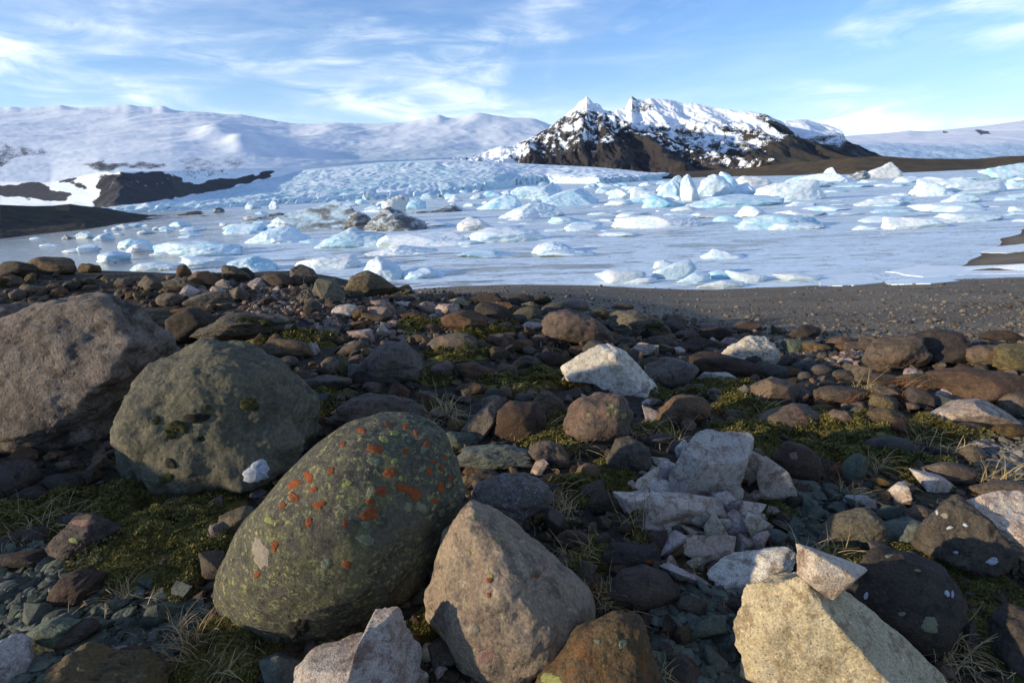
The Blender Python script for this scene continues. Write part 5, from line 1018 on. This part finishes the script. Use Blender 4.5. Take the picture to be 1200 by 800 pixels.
# ------------------------------------------------------------------ lichen crusts, moss caps on the big boulders
from mathutils.bvhtree import BVHTree
def crust_mat(name, a, b, edge=None):
    s = MatB(name); n = s.noise(70, 5, 0.7); n2 = s.noise(220, 3, 0.6)
    c = s.mix(s.rng(n, 0.35, 0.65), a, b)
    return s.done(c, 0.95, s.bump(n2, 0.8, 0.004))
M['l_orange'] = crust_mat('orange_lichen', (0.27, 0.075, 0.018), (0.16, 0.045, 0.016))
M['l_pale'] = crust_mat('pale_lichen', (0.20, 0.20, 0.115), (0.13, 0.13, 0.08))
M['l_lime'] = crust_mat('lime_lichen', (0.27, 0.27, 0.085), (0.18, 0.18, 0.06))
M['l_white'] = crust_mat('white_lichen', (0.50, 0.52, 0.56), (0.32, 0.32, 0.34))
M['l_tan'] = crust_mat('bare_tan_scar', (0.30, 0.25, 0.18), (0.22, 0.18, 0.13))
M['l_pink'] = crust_mat('pink_lichen', (0.26, 0.15, 0.11), (0.19, 0.11, 0.085))
M['l_moss'] = crust_mat('dark_moss_cap', (0.030, 0.030, 0.008), (0.060, 0.056, 0.014))
M['l_black'] = crust_mat('blackened_moss', (0.012, 0.011, 0.008), (0.025, 0.022, 0.012))
def lichens(o, spots, ring_default=None):
    me = o.data; off = Vector(o.location)
    nv = len(me.vertices); co = np.empty(nv * 3, np.float32); me.vertices.foreach_get('co', co); co = co.reshape(-1, 3) + np.array(off)
    tri = np.empty(len(me.loops), np.int32); me.loops.foreach_get('vertex_index', tri)
    bvh = BVHTree.FromPolygons([tuple(v) for v in co.tolist()], [tuple(t) for t in tri.reshape(-1, 3).tolist()])
    for (px_, row_, rx, ry, kind, lift) in spots:
        rr = np.random.default_rng(int(px_ * 7 + row_)); d0 = Vector(ray(px_, row_)); hitp = bvh.ray_cast(Vector(CAMP), d0.normalized())
        if hitp[0] is None: continue
        C, N = hitp[0], hitp[1]
        V = [C + N * lift]; n = 26; rings = (0.45, 0.8, 1.0)
        ph = rr.uniform(0, 6.28, 4); jag = rr.normal(0, .09, n)
        for ri, q in enumerate(rings):
            for k in range(n):
                t = 2 * math.pi * k / n
                rad = q * (1 + 0.20 * math.sin(2 * t + ph[0]) + 0.08 * math.sin(3 * t + ph[3]) + 0.05 * math.sin(7 * t + ph[1]) + jag[k])
                h2 = bvh.ray_cast(Vector(CAMP), Vector(ray(px_ + rx * rad * math.cos(t), row_ + ry * rad * math.sin(t))).normalized())
                p, nn = (h2[0], h2[1]) if h2[0] is not None and (h2[0] - C).length < 0.5 else (V[-1], N)
                V.append(p + nn * (lift * (1.0 if q < 0.9 else -0.4) * rr.uniform(.6, 1.3)))
        F = []
        for k in range(n): F.append((0, 1 + k, 1 + (k + 1) % n))
        for a in range(len(rings) - 1):
            for k in range(n):
                i0, i1 = 1 + a * n + k, 1 + a * n + (k + 1) % n; F += [(i0, i0 + n, i1 + n), (i0, i1 + n, i1)]
        VV = np.array([tuple(v - off) for v in V])
        obj('moss_cap' if 'moss' in kind or 'black' in kind else 'lichen_patch', mesh_np('lichen_patch', VV, np.array(F)), M[kind], parent=o)
OR = 'l_orange'
lichens(heroes['b3'], [(440, 526, 9, 6, OR, .002), (424, 504, 5, 4, OR, .002), (475, 528, 5, 4, OR, .002), (457, 554, 11, 5, OR, .002), (446, 575, 7, 7, OR, .002), (471, 571, 7, 6, OR, .002), (485, 578, 8, 10, OR, .002), (433, 602, 10, 9, OR, .002), (362, 559, 6, 7, OR, .002), (345, 567, 8, 6, OR, .002), (388, 551, 5, 4, OR, .002), (344, 582, 6, 6, OR, .002), (367, 573, 5, 4, OR, .002), (374, 591, 7, 6, OR, .002), (362, 611, 4, 7, OR, .002), (331, 592, 4, 4, OR, .002), (405, 613, 4, 4, OR, .002), (406, 661, 5, 5, OR, .002), (322, 639, 5, 6, OR, .002), (301, 673, 4, 4, OR, .002), (434, 588, 5, 4, OR, .002), (503, 552, 4, 5, OR, .002), (517, 571, 5, 6, OR, .002), (510, 586, 4, 4, OR, .002), (518, 548, 3, 4, OR, .002), (507, 541, 3, 3, OR, .002), (476, 500, 5, 3, OR, .002), (488, 506, 4, 3, OR, .002), (455, 497, 4, 3, OR, .002), (402, 520, 4, 3, OR, .002), (500, 520, 4, 4, OR, .002), (522, 535, 3, 3, OR, .002), (528, 560, 3, 4, OR, .002),
    (496, 527, 4, 4, 'l_pale', .002), (438, 540, 7, 6, 'l_pale', .002), (450, 514, 6, 4, 'l_lime', .002), (462, 507, 7, 3, 'l_lime', .002), (407, 567, 6, 4, 'l_lime', .002), (315, 609, 5, 5, 'l_lime', .002), (435, 576, 6, 6, 'l_pale', .002), (478, 594, 6, 5, 'l_pale', .002), (495, 595, 7, 6, 'l_pale', .002), (428, 614, 6, 4, 'l_pale', .002), (518, 601, 4, 5, 'l_pale', .002), (382, 660, 7, 6, 'l_pale', .002), (428, 632, 10, 7, 'l_pale', .002), (462, 540, 4, 3, 'l_lime', .002), (470, 560, 3, 3, 'l_lime', .002),
    (305, 648, 10, 18, 'l_tan', .001), (349, 735, 12, 12, 'l_black', .010)])
lichens(heroes['b2'], [(292, 473, 10, 10, 'l_moss', .012), (208, 500, 14, 8, 'l_moss', .012), (230, 490, 14, 7, 'l_black', .008), (200, 508, 7, 8, 'l_moss', .010), (183, 493, 5, 5, 'l_moss', .006), (235, 514, 5, 4, 'l_black', .004), (200, 543, 7, 7, 'l_black', .006), (301, 552, 17, 13, 'l_white', .012), (195, 560, 8, 8, 'l_moss', .006), (243, 477, 4, 4, 'l_moss', .004)])
lichens(heroes['b4'], [(557, 605, 4, 3, 'l_lime', .002), (584, 630, 3, 3, 'l_lime', .002), (550, 647, 3, 2, 'l_lime', .002), (575, 674, 3, 3, 'l_lime', .002), (574, 679, 5, 3, 'l_orange', .002), (555, 737, 7, 6, 'l_tan', .002), (569, 769, 10, 9, 'l_pink', .002), (573, 697, 3, 3, 'l_orange', .002), (630, 674, 3, 3, 'l_orange', .002), (635, 657, 6, 4, 'l_pink', .002)])
lichens(heroes['b5'], [(645, 795, 12, 8, 'l_lime', .002), (730, 754, 5, 6, 'l_pale', .002), (700, 751, 4, 3, 'l_pale', .002)])
lichens(heroes['b7'], [(1090, 732, 12, 9, 'l_pale', .002), (1057, 719, 4, 3, 'l_pale', .002), (1110, 695, 3, 4, 'l_white', .002), (1116, 696, 2, 4, 'l_white', .002), (1042, 651, 5, 2, 'l_pale', .002), (1015, 698, 3, 4, 'l_white', .002), (1075, 668, 4, 2, 'l_lime', .002)])
lichens(heroes['b8'], [(1113, 618, 4, 2, 'l_white', .002), (1098, 600, 2, 3, 'l_white', .002), (1131, 615, 3, 2, 'l_white', .002), (1163, 657, 8, 4, 'l_white', .002), (1107, 604, 5, 3, 'l_tan', .002), (1120, 647, 3, 2, 'l_white', .002)])
lichens(heroes['m19'], [(930, 534, 6, 4, 'l_pink', .002)])
lichens(heroes['m21'], [(762, 658, 4, 3, 'l_orange', .002)])
lichens(heroes['m9'], [(716, 476, 4, 3, 'l_lime', .002), (723, 482, 3, 3, 'l_lime', .002), (731, 487, 4, 3, 'l_lime', .002), (713, 485, 3, 2, 'l_lime', .002), (690, 486, 3, 2, 'l_lime', .002)])
lichens(heroes['m2'], [(757, 392, 7, 7, 'l_black', .01), (768, 381, 10, 4, 'l_moss', .01)])
lichens(heroes['m26'], [(292, 375, 16, 4, 'l_moss', .02), (312, 378, 10, 3, 'l_moss', .02)])
lichens(heroes['m23'], [(97, 612, 12, 5, 'l_pink', .003), (86, 633, 5, 4, 'l_lime', .002)])

# ------------------------------------------------------------------ rubble, pebbles, moss, dry grass
def unit_stones(n, level, style, seed0):
    out = []
    for k in range(n):
        P, F, _ = star(level, seed0 + k, style); out.append(P)
    return out, ico(level)[1]
def scatter(name, mat, spots, style, level, flat, seed, label):
    """spots: (x, y, size) -> one mesh of many stones"""
    r = np.random.default_rng(seed); U, F = unit_stones(14, level, style, seed)
    V, FF, n0 = [], [], len(U[0])
    z = H(spots[:, 0], spots[:, 1])
    for i, (x, y, s) in enumerate(spots):
        P = U[r.integers(len(U))] * np.array([1, r.uniform(.55, .95), r.uniform(*flat)]) * s
        a, t, u = r.uniform(0, 6.28), r.normal(0, .30), r.normal(0, .30)
        ca, sa, ct, st, cu, su = math.cos(a), math.sin(a), math.cos(t), math.sin(t), math.cos(u), math.sin(u)
        Rm = np.array([[ca, -sa, 0], [sa, ca, 0], [0, 0, 1]]) @ np.array([[1, 0, 0], [0, ct, -st], [0, st, ct]]) @ np.array([[cu, 0, su], [0, 1, 0], [-su, 0, cu]])
        Q = P @ Rm.T; Q += np.array([x, y, z[i] + s * flat[0] * r.uniform(.1, .9)])
        V.append(Q); FF.append(F + n0 * i)
    return obj(name, mesh_np(name, np.vstack(V), np.vstack(FF), style in 'RS'), mat, kind='stuff', label=label)
def image_spots(n, x0, x1, r0, r1, s0, s1, seed, keep=None, inv=1.6):
    """ground points seen evenly by the eye, with sizes in pixels turned into metres"""
    r = np.random.default_rng(seed); out = []
    px_ = r.uniform(x0, x1, n); row_ = r.uniform(r0, r1, n)
    size = s0 * (s1 / s0) ** (r.uniform(0, 1, n) ** inv)
    ys = np.concatenate([np.linspace(0.6, 4, 240), np.linspace(4.02, 14, 240)])
    for a, b, s in zip(px_, row_, size):
        if keep and not keep(a, b): continue
        P = at_dist(a, b, ys); g = P[:, 2] - H(P[:, 0], P[:, 1]); k = np.argmax(g <= 0)
        if g[k] > 0: continue
        p = P[k]; depth = (p - CAMP) @ FV
        out.append((p[0], p[1], s / 2 * depth / 600))
    return np.array(out)
def bank(a, b):   # the stony bank, before the gravel beach
    return b > np.interp(a, [-200, 0, 480, 560, 640, 800, 950, 1200, 1400], [316, 318, 338, 346, 360, 376, 396, 412, 424])
ZSL = [(-150, 620), (60, 640), (150, 650), (225, 690), (245, 740), (200, 830), (-150, 830)]
ZGR = [(765, 690), (850, 690), (890, 740), (900, 830), (770, 830)]
ZG2 = [(925, 565), (1000, 560), (1040, 590), (1000, 610), (960, 650), (920, 650)]
ZPK = [(190, 335), (420, 330), (560, 345), (520, 400), (380, 405), (300, 370)]
ZP2 = [(905, 405), (1010, 405), (1015, 430), (930, 428)]
ZPL = [(1110, 500), (1300, 480), (1300, 565), (1150, 565)]
def inside(p, a, b): return bool(in_poly(p, np.array([a]), np.array([b]))[0])
def slate(a, b): return inside(ZSL, a, b) or inside(ZGR, a, b) or inside(ZG2, a, b)
def pinkz(a, b): return bank(a, b) and (inside(ZPK, a, b) or inside(ZP2, a, b))
def palez(a, b): return inside(ZPL, a, b)
def restz(a, b): return bank(a, b) and not slate(a, b) and not palez(a, b) and not (pinkz(a, b) and (int(a * 7 + b * 3) % 3))
scatter('rubble', ROCKI['brown'], image_spots(9000, -160, 1360, 312, 840, 5, 24, 1, restz), 'A', 3, (.45, .8), 41, 'dark brown rubble filling the gaps between the boulders')
scatter('rounded_rubble', ROCKI['brown'], image_spots(900, -160, 1360, 315, 840, 7, 26, 2, restz, 1.3), 'R', 3, (.5, .8), 42, 'rounded brown stones filling the gaps between the boulders')
scatter('greenstone_shards', ROCKI['slate'], np.vstack([image_spots(3000, -150, 250, 615, 835, 8, 26, 3, slate, 1.3), image_spots(900, 760, 905, 685, 835, 8, 26, 31, slate, 1.3), image_spots(500, 915, 1045, 555, 655, 7, 22, 32, slate, 1.3)]), 'A', 3, (.25, .5), 43, 'blue-green stone shards lying in drifts between the boulders')
scatter('pink_rubble', ROCKI['pink'], image_spots(5200, 180, 1030, 325, 435, 4, 13, 4, pinkz), 'A', 2, (.4, .8), 44, 'pinkish brown stone chips strewn over the crest')
scatter('pale_chips', ROCKI['pale'], image_spots(1400, 1090, 1340, 480, 570, 6, 18, 5, palez), 'A', 2, (.25, .5), 45, 'pale olive flat stone chips beside the smooth blue-grey stone')
def beach_spots(n, seed):
    r = np.random.default_rng(seed)
    a, b = r.uniform(430, 1300, n), r.uniform(322, 420, n); out = []
    for px_, row_ in zip(a, b):
        y = hit_fast(px_, row_)
        if y is None: continue
        p = at_dist(px_, row_, y)[0]
        if p[2] < WATER - 0.02: continue
        out.append((p[0], p[1], r.uniform(.006, .013) * (1 + 2.4 * r.random() ** 9) * (1 + 0.06 * y)))
    return np.array(out)
_ysb = np.linspace(4.5, 48, 600)
def hit_fast(a, b):
    P = at_dist(a, b, _ysb); g = P[:, 2] - H(P[:, 0], P[:, 1]); k = np.argmax(g <= 0); return _ysb[k] if g[k] <= 0 else None
scatter('beach_pebbles', ROCKI['beach'], beach_spots(10000, 6), 'R', 2, (.5, .8), 46, 'dark brown pebbles of the gravel beach')

# countable small stones, nearest and largest first, one object each
PROT = {}
for st in 'RASC':
    PROT[st] = [mesh_np('stone', star(4, 8800 + k * 3 + ord(st), st)[0], ico(4)[1], True, None, 30 if st in 'AC' else None) for k in range(5)]
PROT['A'] = [mesh_np('stone', *broken(8700 + k, False), True, None, 28) for k in range(5)]
def small_stones(n, region, s0, s1, seed, mats, styles, flat, words, group, name='stone', cat='stone'):
    r = np.random.default_rng(seed); sp = image_spots(n * 3, region[0], region[1], region[2], region[3], s0, s1, seed, region[4], 1.0)[:n]
    z = H(sp[:, 0], sp[:, 1])
    for i, (x, y, s) in enumerate(sp):
        st = styles[r.integers(len(styles))]; mt = mats[r.integers(len(mats))]
        src = PROT[st][r.integers(5)]
        me = bpy.data.meshes.get(f'{src.name}_{mt}')
        if me is None: me = src.copy(); me.name = f'{src.name}_{mt}'; me.materials.clear(); me.materials.append(M[mt])
        o = bpy.data.objects.new(name, me); COL.objects.link(o)
        fl = r.uniform(*flat); o.scale = (s, s * r.uniform(.6, .95), s * fl)
        o.rotation_euler = (r.normal(0, .35), r.normal(0, .35), r.uniform(0, 6.28)); o.location = (x, y, z[i] + s * fl * .45)
        d_ = np.array([x, y, z[i]]) - CAMP; px_ = 600 + 600 * (d_ @ RV) / (d_ @ FV); row_ = 400 - 600 * (d_ @ UV) / (d_ @ FV)
        colour = {'brown': 'brown', 'gray': 'grey', 'dark': 'blackish', 'blue': 'bluish-grey', 'pink': 'pinkish', 'rust': 'rusty', 'green': 'blue-green'}[mt]
        shape = {'R': 'rounded', 'S': 'smooth oval', 'C': 'rough', 'A': 'angular'}[st] if cat == 'stone' else 'thin'
        o['label'] = f'small {colour} {shape} {cat} by {near_mark(px_, row_)[0]}'; o['category'] = cat; o['group'] = group
def strict(a, b): return bank(a, b - 4) and not slate(a, b) and not palez(a, b)
small_stones(150, (10, 1190, 400, 790, strict), 18, 38, 601, ['brown', 'gray', 'dark', 'blue', 'rust'], 'RCAAA', (.5, .9), 'small dark weathered stone wedged between larger boulders', 'small stones among the boulders')
small_stones(110, (0, 1195, 325, 420, lambda a, b: bank(a, b - 4)), 10, 24, 602, ['brown', 'pink', 'gray', 'rust', 'dark'], 'AACR', (.5, .9), 'small brownish stone in the rubble below the crest', 'small stones among the boulders')
small_stones(70, (0, 1040, 560, 795, slate), 18, 34, 603, ['green'], 'A', (.22, .42), 'thin blue-green stone shard lying in a drift of shards', 'greenstone shards', 'rock_shard', 'shard')

# moss cushions and dry grass
def moss_mat():
    s = MatB('moss'); n = s.noise(9, 4, 0.6); r = s.geo.outputs['Random Per Island']
    c = s.mix(s.rng(n, 0.38, 0.62), (0.105, 0.094, 0.024), (0.18, 0.155, 0.045)); c = s.mix(s.rng(r, 0.7, 1.0, 0, 0.55), c, (0.12, 0.105, 0.045))
    c = s.hsv(c, 0.5, 1.0, s.rng(s.math('FRACT', s.math('MULTIPLY', r, 5.7)), 0, 1, 0.6, 1.4))
    return s.done(c, 0.95, None, 0.1)
def grass_mat():
    s = MatB('dry_grass'); r = s.geo.outputs['Random Per Island']
    c = s.mix(r, (0.28, 0.20, 0.085), (0.48, 0.36, 0.18)); c = s.mix(s.rng(s.math('FRACT', s.math('MULTIPLY', r, 3.3)), 0.8, 1, 0, 0.8), c, (0.12, 0.065, 0.03))
    return s.done(c, 0.8, None, 0.2)
M['moss'] = moss_mat(); M['grass'] = grass_mat()
MOSS = [(205, 620, 75, 55, 1.0), (160, 590, 60, 22, .7), (225, 660, 45, 30, 1.), (60, 610, 70, 20, .6), (275, 570, 50, 18, .8), (290, 755, 70, 30, .9), (250, 780, 50, 25, .9), (380, 740, 50, 14, .7), (722, 563, 30, 24, 1.), (690, 575, 40, 16, .8), (375, 470, 26, 18, .9), (360, 490, 24, 12, .8), (848, 455, 34, 14, 1.), (815, 462, 24, 8, .8), (540, 418, 44, 10, .8), (510, 440, 24, 12, .6), (640, 446, 40, 12, .9), (600, 455, 40, 10, .5), (495, 385, 34, 7, .8), (560, 390, 30, 10, .9), (585, 385, 22, 10, .8), (470, 347, 16, 5, .7), (315, 392, 26, 8, .8), (365, 400, 40, 8, .5), (700, 655, 40, 20, .8), (770, 610, 40, 24, .9), (725, 700, 24, 18, .8), (985, 655, 36, 12, 1.), (1085, 660, 40, 18, .9), (1165, 700, 40, 40, 1.), (1150, 760, 30, 40, 1.), (1070, 560, 30, 14, 1.), (990, 530, 60, 22, .7), (920, 515, 40, 20, .6), (1000, 505, 60, 14, .6), (885, 515, 40, 24, .7), (1050, 545, 50, 12, .8), (870, 480, 40, 16, .7), (760, 460, 30, 10, .6), (770, 505, 24, 10, .9), (910, 600, 24, 12, .6), (650, 500, 24, 24, .5), (650, 515, 40, 20, .5), (430, 515, 20, 10, .6), (500, 740, 20, 26, .7), (1090, 505, 50, 12, .6), (960, 505, 60, 14, .6), (1020, 640, 30, 10, .8)]
def build_moss():
    r = np.random.default_rng(9); V, F = [], []; n = 0
    for cx_, cy_, rx, ry, dens in MOSS:
        y = hit(cx_, cy_); C = at_dist(cx_, cy_, y)[0]; depth = (C - CAMP) @ FV; m = depth / 600
        e = (CP * 1.0 - 0); grow = ry * m / max(0.25, abs((C - CAMP)[2]) / np.linalg.norm(C - CAMP))
        A = rx * m; B = min(grow, 0.6)
        cnt = int(7500 * dens * min(1.8, rx * ry / 900.0) + 500)
        q = np.sqrt(r.uniform(0, 1, cnt)); t = r.uniform(0, 6.28, cnt)
        wob = 1 + .25 * np.sin(3 * t + r.uniform(0, 6)) + .15 * np.sin(5 * t + r.uniform(0, 6))
        x = C[0] + A * q * wob * np.cos(t); yy = C[1] + B * q * wob * np.sin(t)
        dome = min(0.075, 0.30 * A) * np.sqrt(np.maximum(0, 1 - q ** 2)) * (1 + .9 * fbm(xyz(x * 9, yy * 9, 1.), 3))
        z = H(x, yy) + dome - 0.004
        s = m * r.uniform(1.2, 3.0, cnt)
        a = r.uniform(0, 6.28, cnt); tilt = r.uniform(.2, 1.1, cnt)
        d = np.stack([np.cos(a), np.sin(a), np.zeros(cnt)], 1); side = np.stack([-np.sin(a), np.cos(a), np.zeros(cnt)], 1); up = np.array([0, 0, 1.])
        base = np.stack([x, yy, z], 1); tip = base + (d * np.cos(tilt)[:, None] + up * np.sin(tilt)[:, None]) * (s * 1.3)[:, None]
        V.append(np.stack([base - side * (s * .55)[:, None], base + side * (s * .55)[:, None], tip], 1).reshape(-1, 3))
        F.append(np.arange(cnt * 3).reshape(-1, 3) + n); n += cnt * 3
        # the cushion under the shoots
        g = 14; qq, ta = np.meshgrid(np.linspace(0, 1, 7), np.linspace(0, 2 * math.pi, g, endpoint=False), indexing='ij'); qq, ta = qq.ravel(), ta.ravel()
        px2, py2 = C[0] + A * qq * np.cos(ta), C[1] + B * qq * np.sin(ta)
        pz = H(px2, py2) + min(0.075, 0.30 * A) * np.sqrt(np.maximum(0, 1 - qq ** 2)) * (1 + .9 * fbm(xyz(px2 * 9, py2 * 9, 1.), 3)) * .72 - 0.010
        V.append(np.stack([px2, py2, pz], 1)); ff = []
        for i in range(6):
            for j in range(g):
                p0, p1 = i * g + j, i * g + (j + 1) % g; ff += [[p0, p1, p1 + g], [p0, p1 + g, p0 + g]]
        F.append(np.array(ff) + n); n += len(px2)
    obj('moss', mesh_np('moss', np.vstack(V), np.vstack(F), True), M['moss'], kind='stuff', label='olive green moss cushions growing between the stones')
build_moss()
GRASS = [(30, 622, 60, 1), (60, 618, 60, 1), (85, 612, 45, .8), (145, 700, 34, .8), (240, 745, 60, 1), (225, 770, 60, 1), (270, 742, 50, .9), (300, 750, 40, .8), (210, 745, 40, .8), (255, 790, 50, 1), (310, 735, 30, .7), (655, 572, 34, .7), (662, 590, 40, .7), (655, 605, 36, .6), (745, 612, 50, .9), (770, 606, 40, .8), (690, 645, 36, .8), (660, 645, 30, .8), (715, 705, 40, .8), (735, 715, 30, .7), (775, 790, 16, .6), (518, 478, 40, .8), (530, 488, 36, .8), (505, 490, 22, .6), (700, 398, 26, .6), (660, 400, 20, .6), (648, 395, 18, .7), (890, 480, 36, .7), (880, 470, 20, .6), (1005, 455, 40, .8), (1020, 460, 30, .8), (1165, 560, 36, .8), (1180, 556, 20, .6), (1110, 770, 30, 1.3), (1120, 750, 24, 1.2), (1095, 745, 24, 1), (1110, 785, 24, 1), (985, 650, 18, .7), (965, 648, 24, .8), (925, 650, 20, .8), (1005, 585, 30, .6), (995, 575, 24, .6), (1030, 545, 36, .6), (960, 520, 40, .6), (1000, 520, 40, .6), (1080, 520, 50, .7), (1110, 525, 40, .6), (1075, 510, 30, .6), (660, 520, 40, .6), (680, 525, 30, .6), (640, 500, 30, .6), (545, 740, 30, .6), (530, 720, 24, .6), (755, 505, 30, .7), (790, 512, 24, .7), (390, 590, 6, .4), (350, 350, 10, .5), (360, 335, 12, .5), (1090, 450, 30, .5), (1060, 455, 30, .5), (640, 405, 16, .6), (470, 345, 14, .4), (1120, 600, 6, .7), (180, 640, 20, .4), (205, 590, 20, .5), (140, 575, 30, .5), (1170, 780, 18, .7), (575, 545, 10, .4)]
def build_grass(name, tufts, mat, label, seed, stray):
    r = np.random.default_rng(seed); V, F = [], []; n = 0; S = 7
    extra = [(r.uniform(0, 1200), r.uniform(400, 790), 5, .45) for _ in range(stray)]
    for cx_, cy_, cnt, size in tufts + extra:
        y = hit(cx_, cy_ + 6); C = at_dist(cx_, cy_ + 6, y)[0]; depth = (C - CAMP) @ FV
        L0 = 46 * size * depth / 600 * (1.0 if cy_ > 450 else .8); main = r.uniform(0, 6.28)
        for b in range(int(cnt * 1.25)):
            a = main + r.normal(0, 1.4); L = L0 * r.uniform(.45, 1.35); x, yy = C[0] + r.normal(0, L0 * .22), C[1] + r.normal(0, L0 * .22)
            z = float(H(np.array([x]), np.array([yy]))[0]) + 0.004; lean = r.uniform(.25, 1.5); curl = r.normal(0.5, .9); w = r.uniform(.0008, .0017) * (0.6 + depth * .45)
            p = np.array([x, yy, z]); el = math.pi / 2 - lean * .45; pts = [p.copy()]
            for k in range(S):
                el -= (0.10 + .16 * lean) ; aa = a + curl * k / S
                p = p + L / S * np.array([math.cos(aa) * math.cos(el), math.sin(aa) * math.cos(el), math.sin(el)]); p[2] = max(p[2], z - .01 + .01 * b / cnt); pts.append(p.copy())
            pts = np.array(pts); side = np.array([-math.sin(a), math.cos(a), 0.35]); ww = w * np.linspace(1, .25, S + 1)[:, None]
            V.append(np.vstack([pts - side * ww, pts + side * ww])); i = np.arange(S)
            F.append(np.stack([i, i + 1, i + S + 2, i + S + 1], 1) + n); n += 2 * (S + 1)
    obj(name, mesh_np(name, np.vstack(V), np.vstack(F), True), mat, kind='stuff', label=label)
build_grass('dry_grass', GRASS, M['grass'], 'dry straw-coloured grass tufts among the stones', 10, 140)
def heather_mat():
    s = MatB('dry_heather'); r = s.geo.outputs['Random Per Island']
    return s.done(s.mix(r, (0.20, 0.075, 0.028), (0.12, 0.055, 0.026)), 0.85, None, 0.15)
HEATHER = [(1055, 452, 60, .45), (1075, 458, 70, .45), (1045, 462, 50, .45), (1090, 462, 50, .4), (1060, 470, 40, .4), (985, 468, 40, .4), (960, 470, 40, .4), (650, 510, 40, .45), (665, 500, 30, .45), (640, 490, 30, .4), (990, 560, 60, .5), (975, 548, 50, .45), (1010, 535, 40, .4), (920, 560, 20, .4), (1020, 480, 30, .4), (700, 690, 40, .5), (695, 705, 30, .5), (560, 395, 20, .3), (520, 380, 20, .3), (1060, 520, 40, .4), (1000, 500, 50, .4), (840, 480, 20, .35), (300, 740, 20, .5), (180, 660, 16, .4)]
build_grass('dry_heather', HEATHER, heather_mat(), 'rust-brown dry heather sprigs creeping between the stones', 12, 60)
